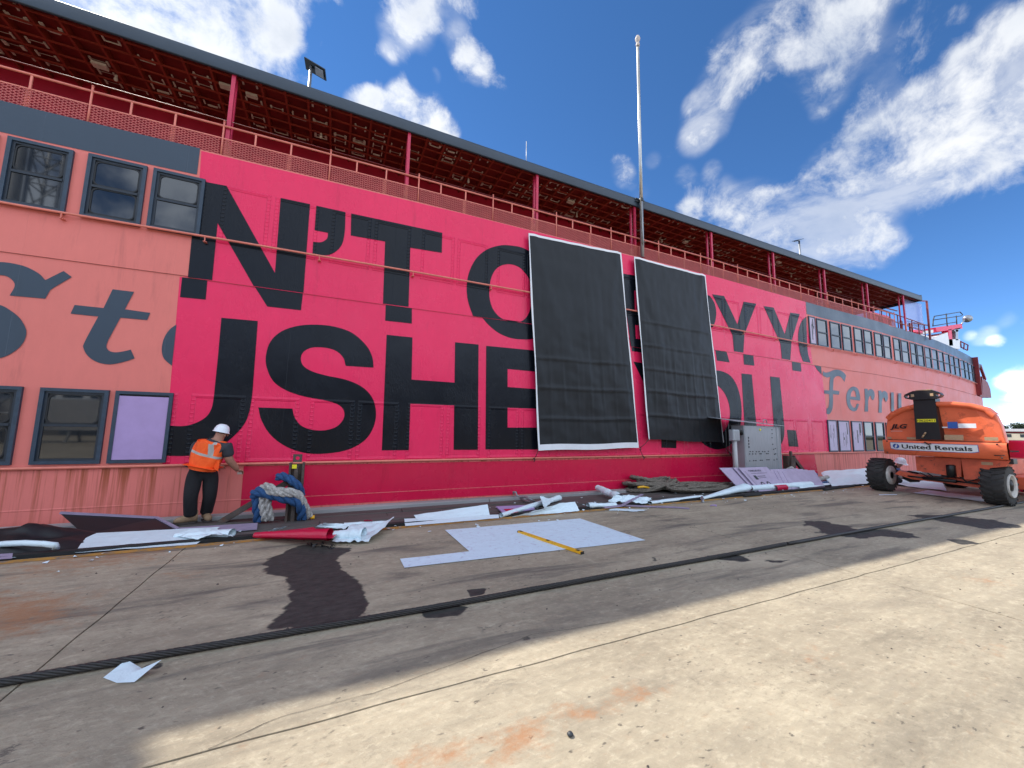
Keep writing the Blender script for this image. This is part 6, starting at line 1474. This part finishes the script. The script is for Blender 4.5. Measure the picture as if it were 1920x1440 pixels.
# ------------------------------------------------------------------ yard behind the photographer (seen mirrored in the ferry's windows)
wh_ = empty('warehouse', (20, -42, 0), 'long brown warehouse across the yard, mirrored in the glossy black letters', 'warehouse')
MB().box((-30, -52, 0), (70, -40, 8.5)).build('wall', M['shed'], wh_)
MB().prism([(-31, -52.5, 8.5), (-31, -39.4, 8.5), (-31, -46, 11)], (102, 0, 0)).build('roof', M['greybeam'], wh_)
for k in range(12): MB().box((-26+8*k, -40.0, 0), (-21.5+8*k, -39.92, 5)).build('door', M['dkmetal'], wh_)
tw = empty('lattice_tower', (-19.7, -21, 0), 'tall lattice tower in the yard, mirrored in the upper left window', 'tower'); mb = MB()
for cx_, cy_ in ((-20.4, -21.8), (-18.8, -21.8), (-18.8, -20.2), (-20.4, -20.2)): mb.tube([(cx_, cy_, 0), (cx_, cy_, 34)], .11, 6)
for k in range(17):
    z = 2*k
    for (p_, q_) in (((-20.4, -20.2), (-18.8, -20.2)), ((-20.4, -21.8), (-18.8, -21.8)), ((-20.4, -21.8), (-20.4, -20.2)), ((-18.8, -21.8), (-18.8, -20.2))):
        mb.tube([(p_[0], p_[1], z), (q_[0], q_[1], z+2)], .05, 5); mb.tube([(p_[0], p_[1], z+2), (q_[0], q_[1], z+2)], .05, 5)
mb.build('frame', M['steel'], tw)
ms = empty('light_mast', (-20.9, -20, 0), 'thick tapering light mast in the yard beside the lattice tower', 'mast')
MB().tube([(-20.9, -20, 0), (-20.9, -20, 30)], [.42, .34], 14).build('shaft', M['pvc'], ms); MB().box((-22.1, -20.3, 30), (-19.7, -19.7, 31)).build('lamp_rack', M['steel'], ms)
by = empty('boat_on_stands', (-17, -22, 0), 'white cabin boat on stands in the yard, mirrored in the lower left window', 'boat')
def hullf(u, v):
    x_ = -23+12*u; w_ = 1.9*math.sin(min(1, (1-u)*2.2+.02)*math.pi/2)*(1-.15*(1-u)); z_ = .9+1.9*v+.5*u*v; return (x_+.8*v*u, -22+w_*(.35+.65*v), z_)
MB().grid(hullf, 20, 6).grid(lambda u, v: (hullf(u, v)[0], -44-hullf(u, v)[1], hullf(u, v)[2]), 20, 6).build('hull', M['white'], by)
MB().cbox((-20.5, -23.2, 2.7), (-14.5, -20.8, 4.2), .15).build('cabin', M['white'], by)
for k in range(4): MB().box((-20.1+1.4*k, -20.80, 3.2), (-19.1+1.4*k, -20.76, 3.9)).build('window', M['winfar'], by)
for x_ in (-21, -17, -13.5): MB().bar((x_, -22.9, 0), (x_, -22.3, 1.2), .12).bar((x_, -21.1, 0), (x_, -21.7, 1.2), .12).build('stand', M['dkmetal'], by)
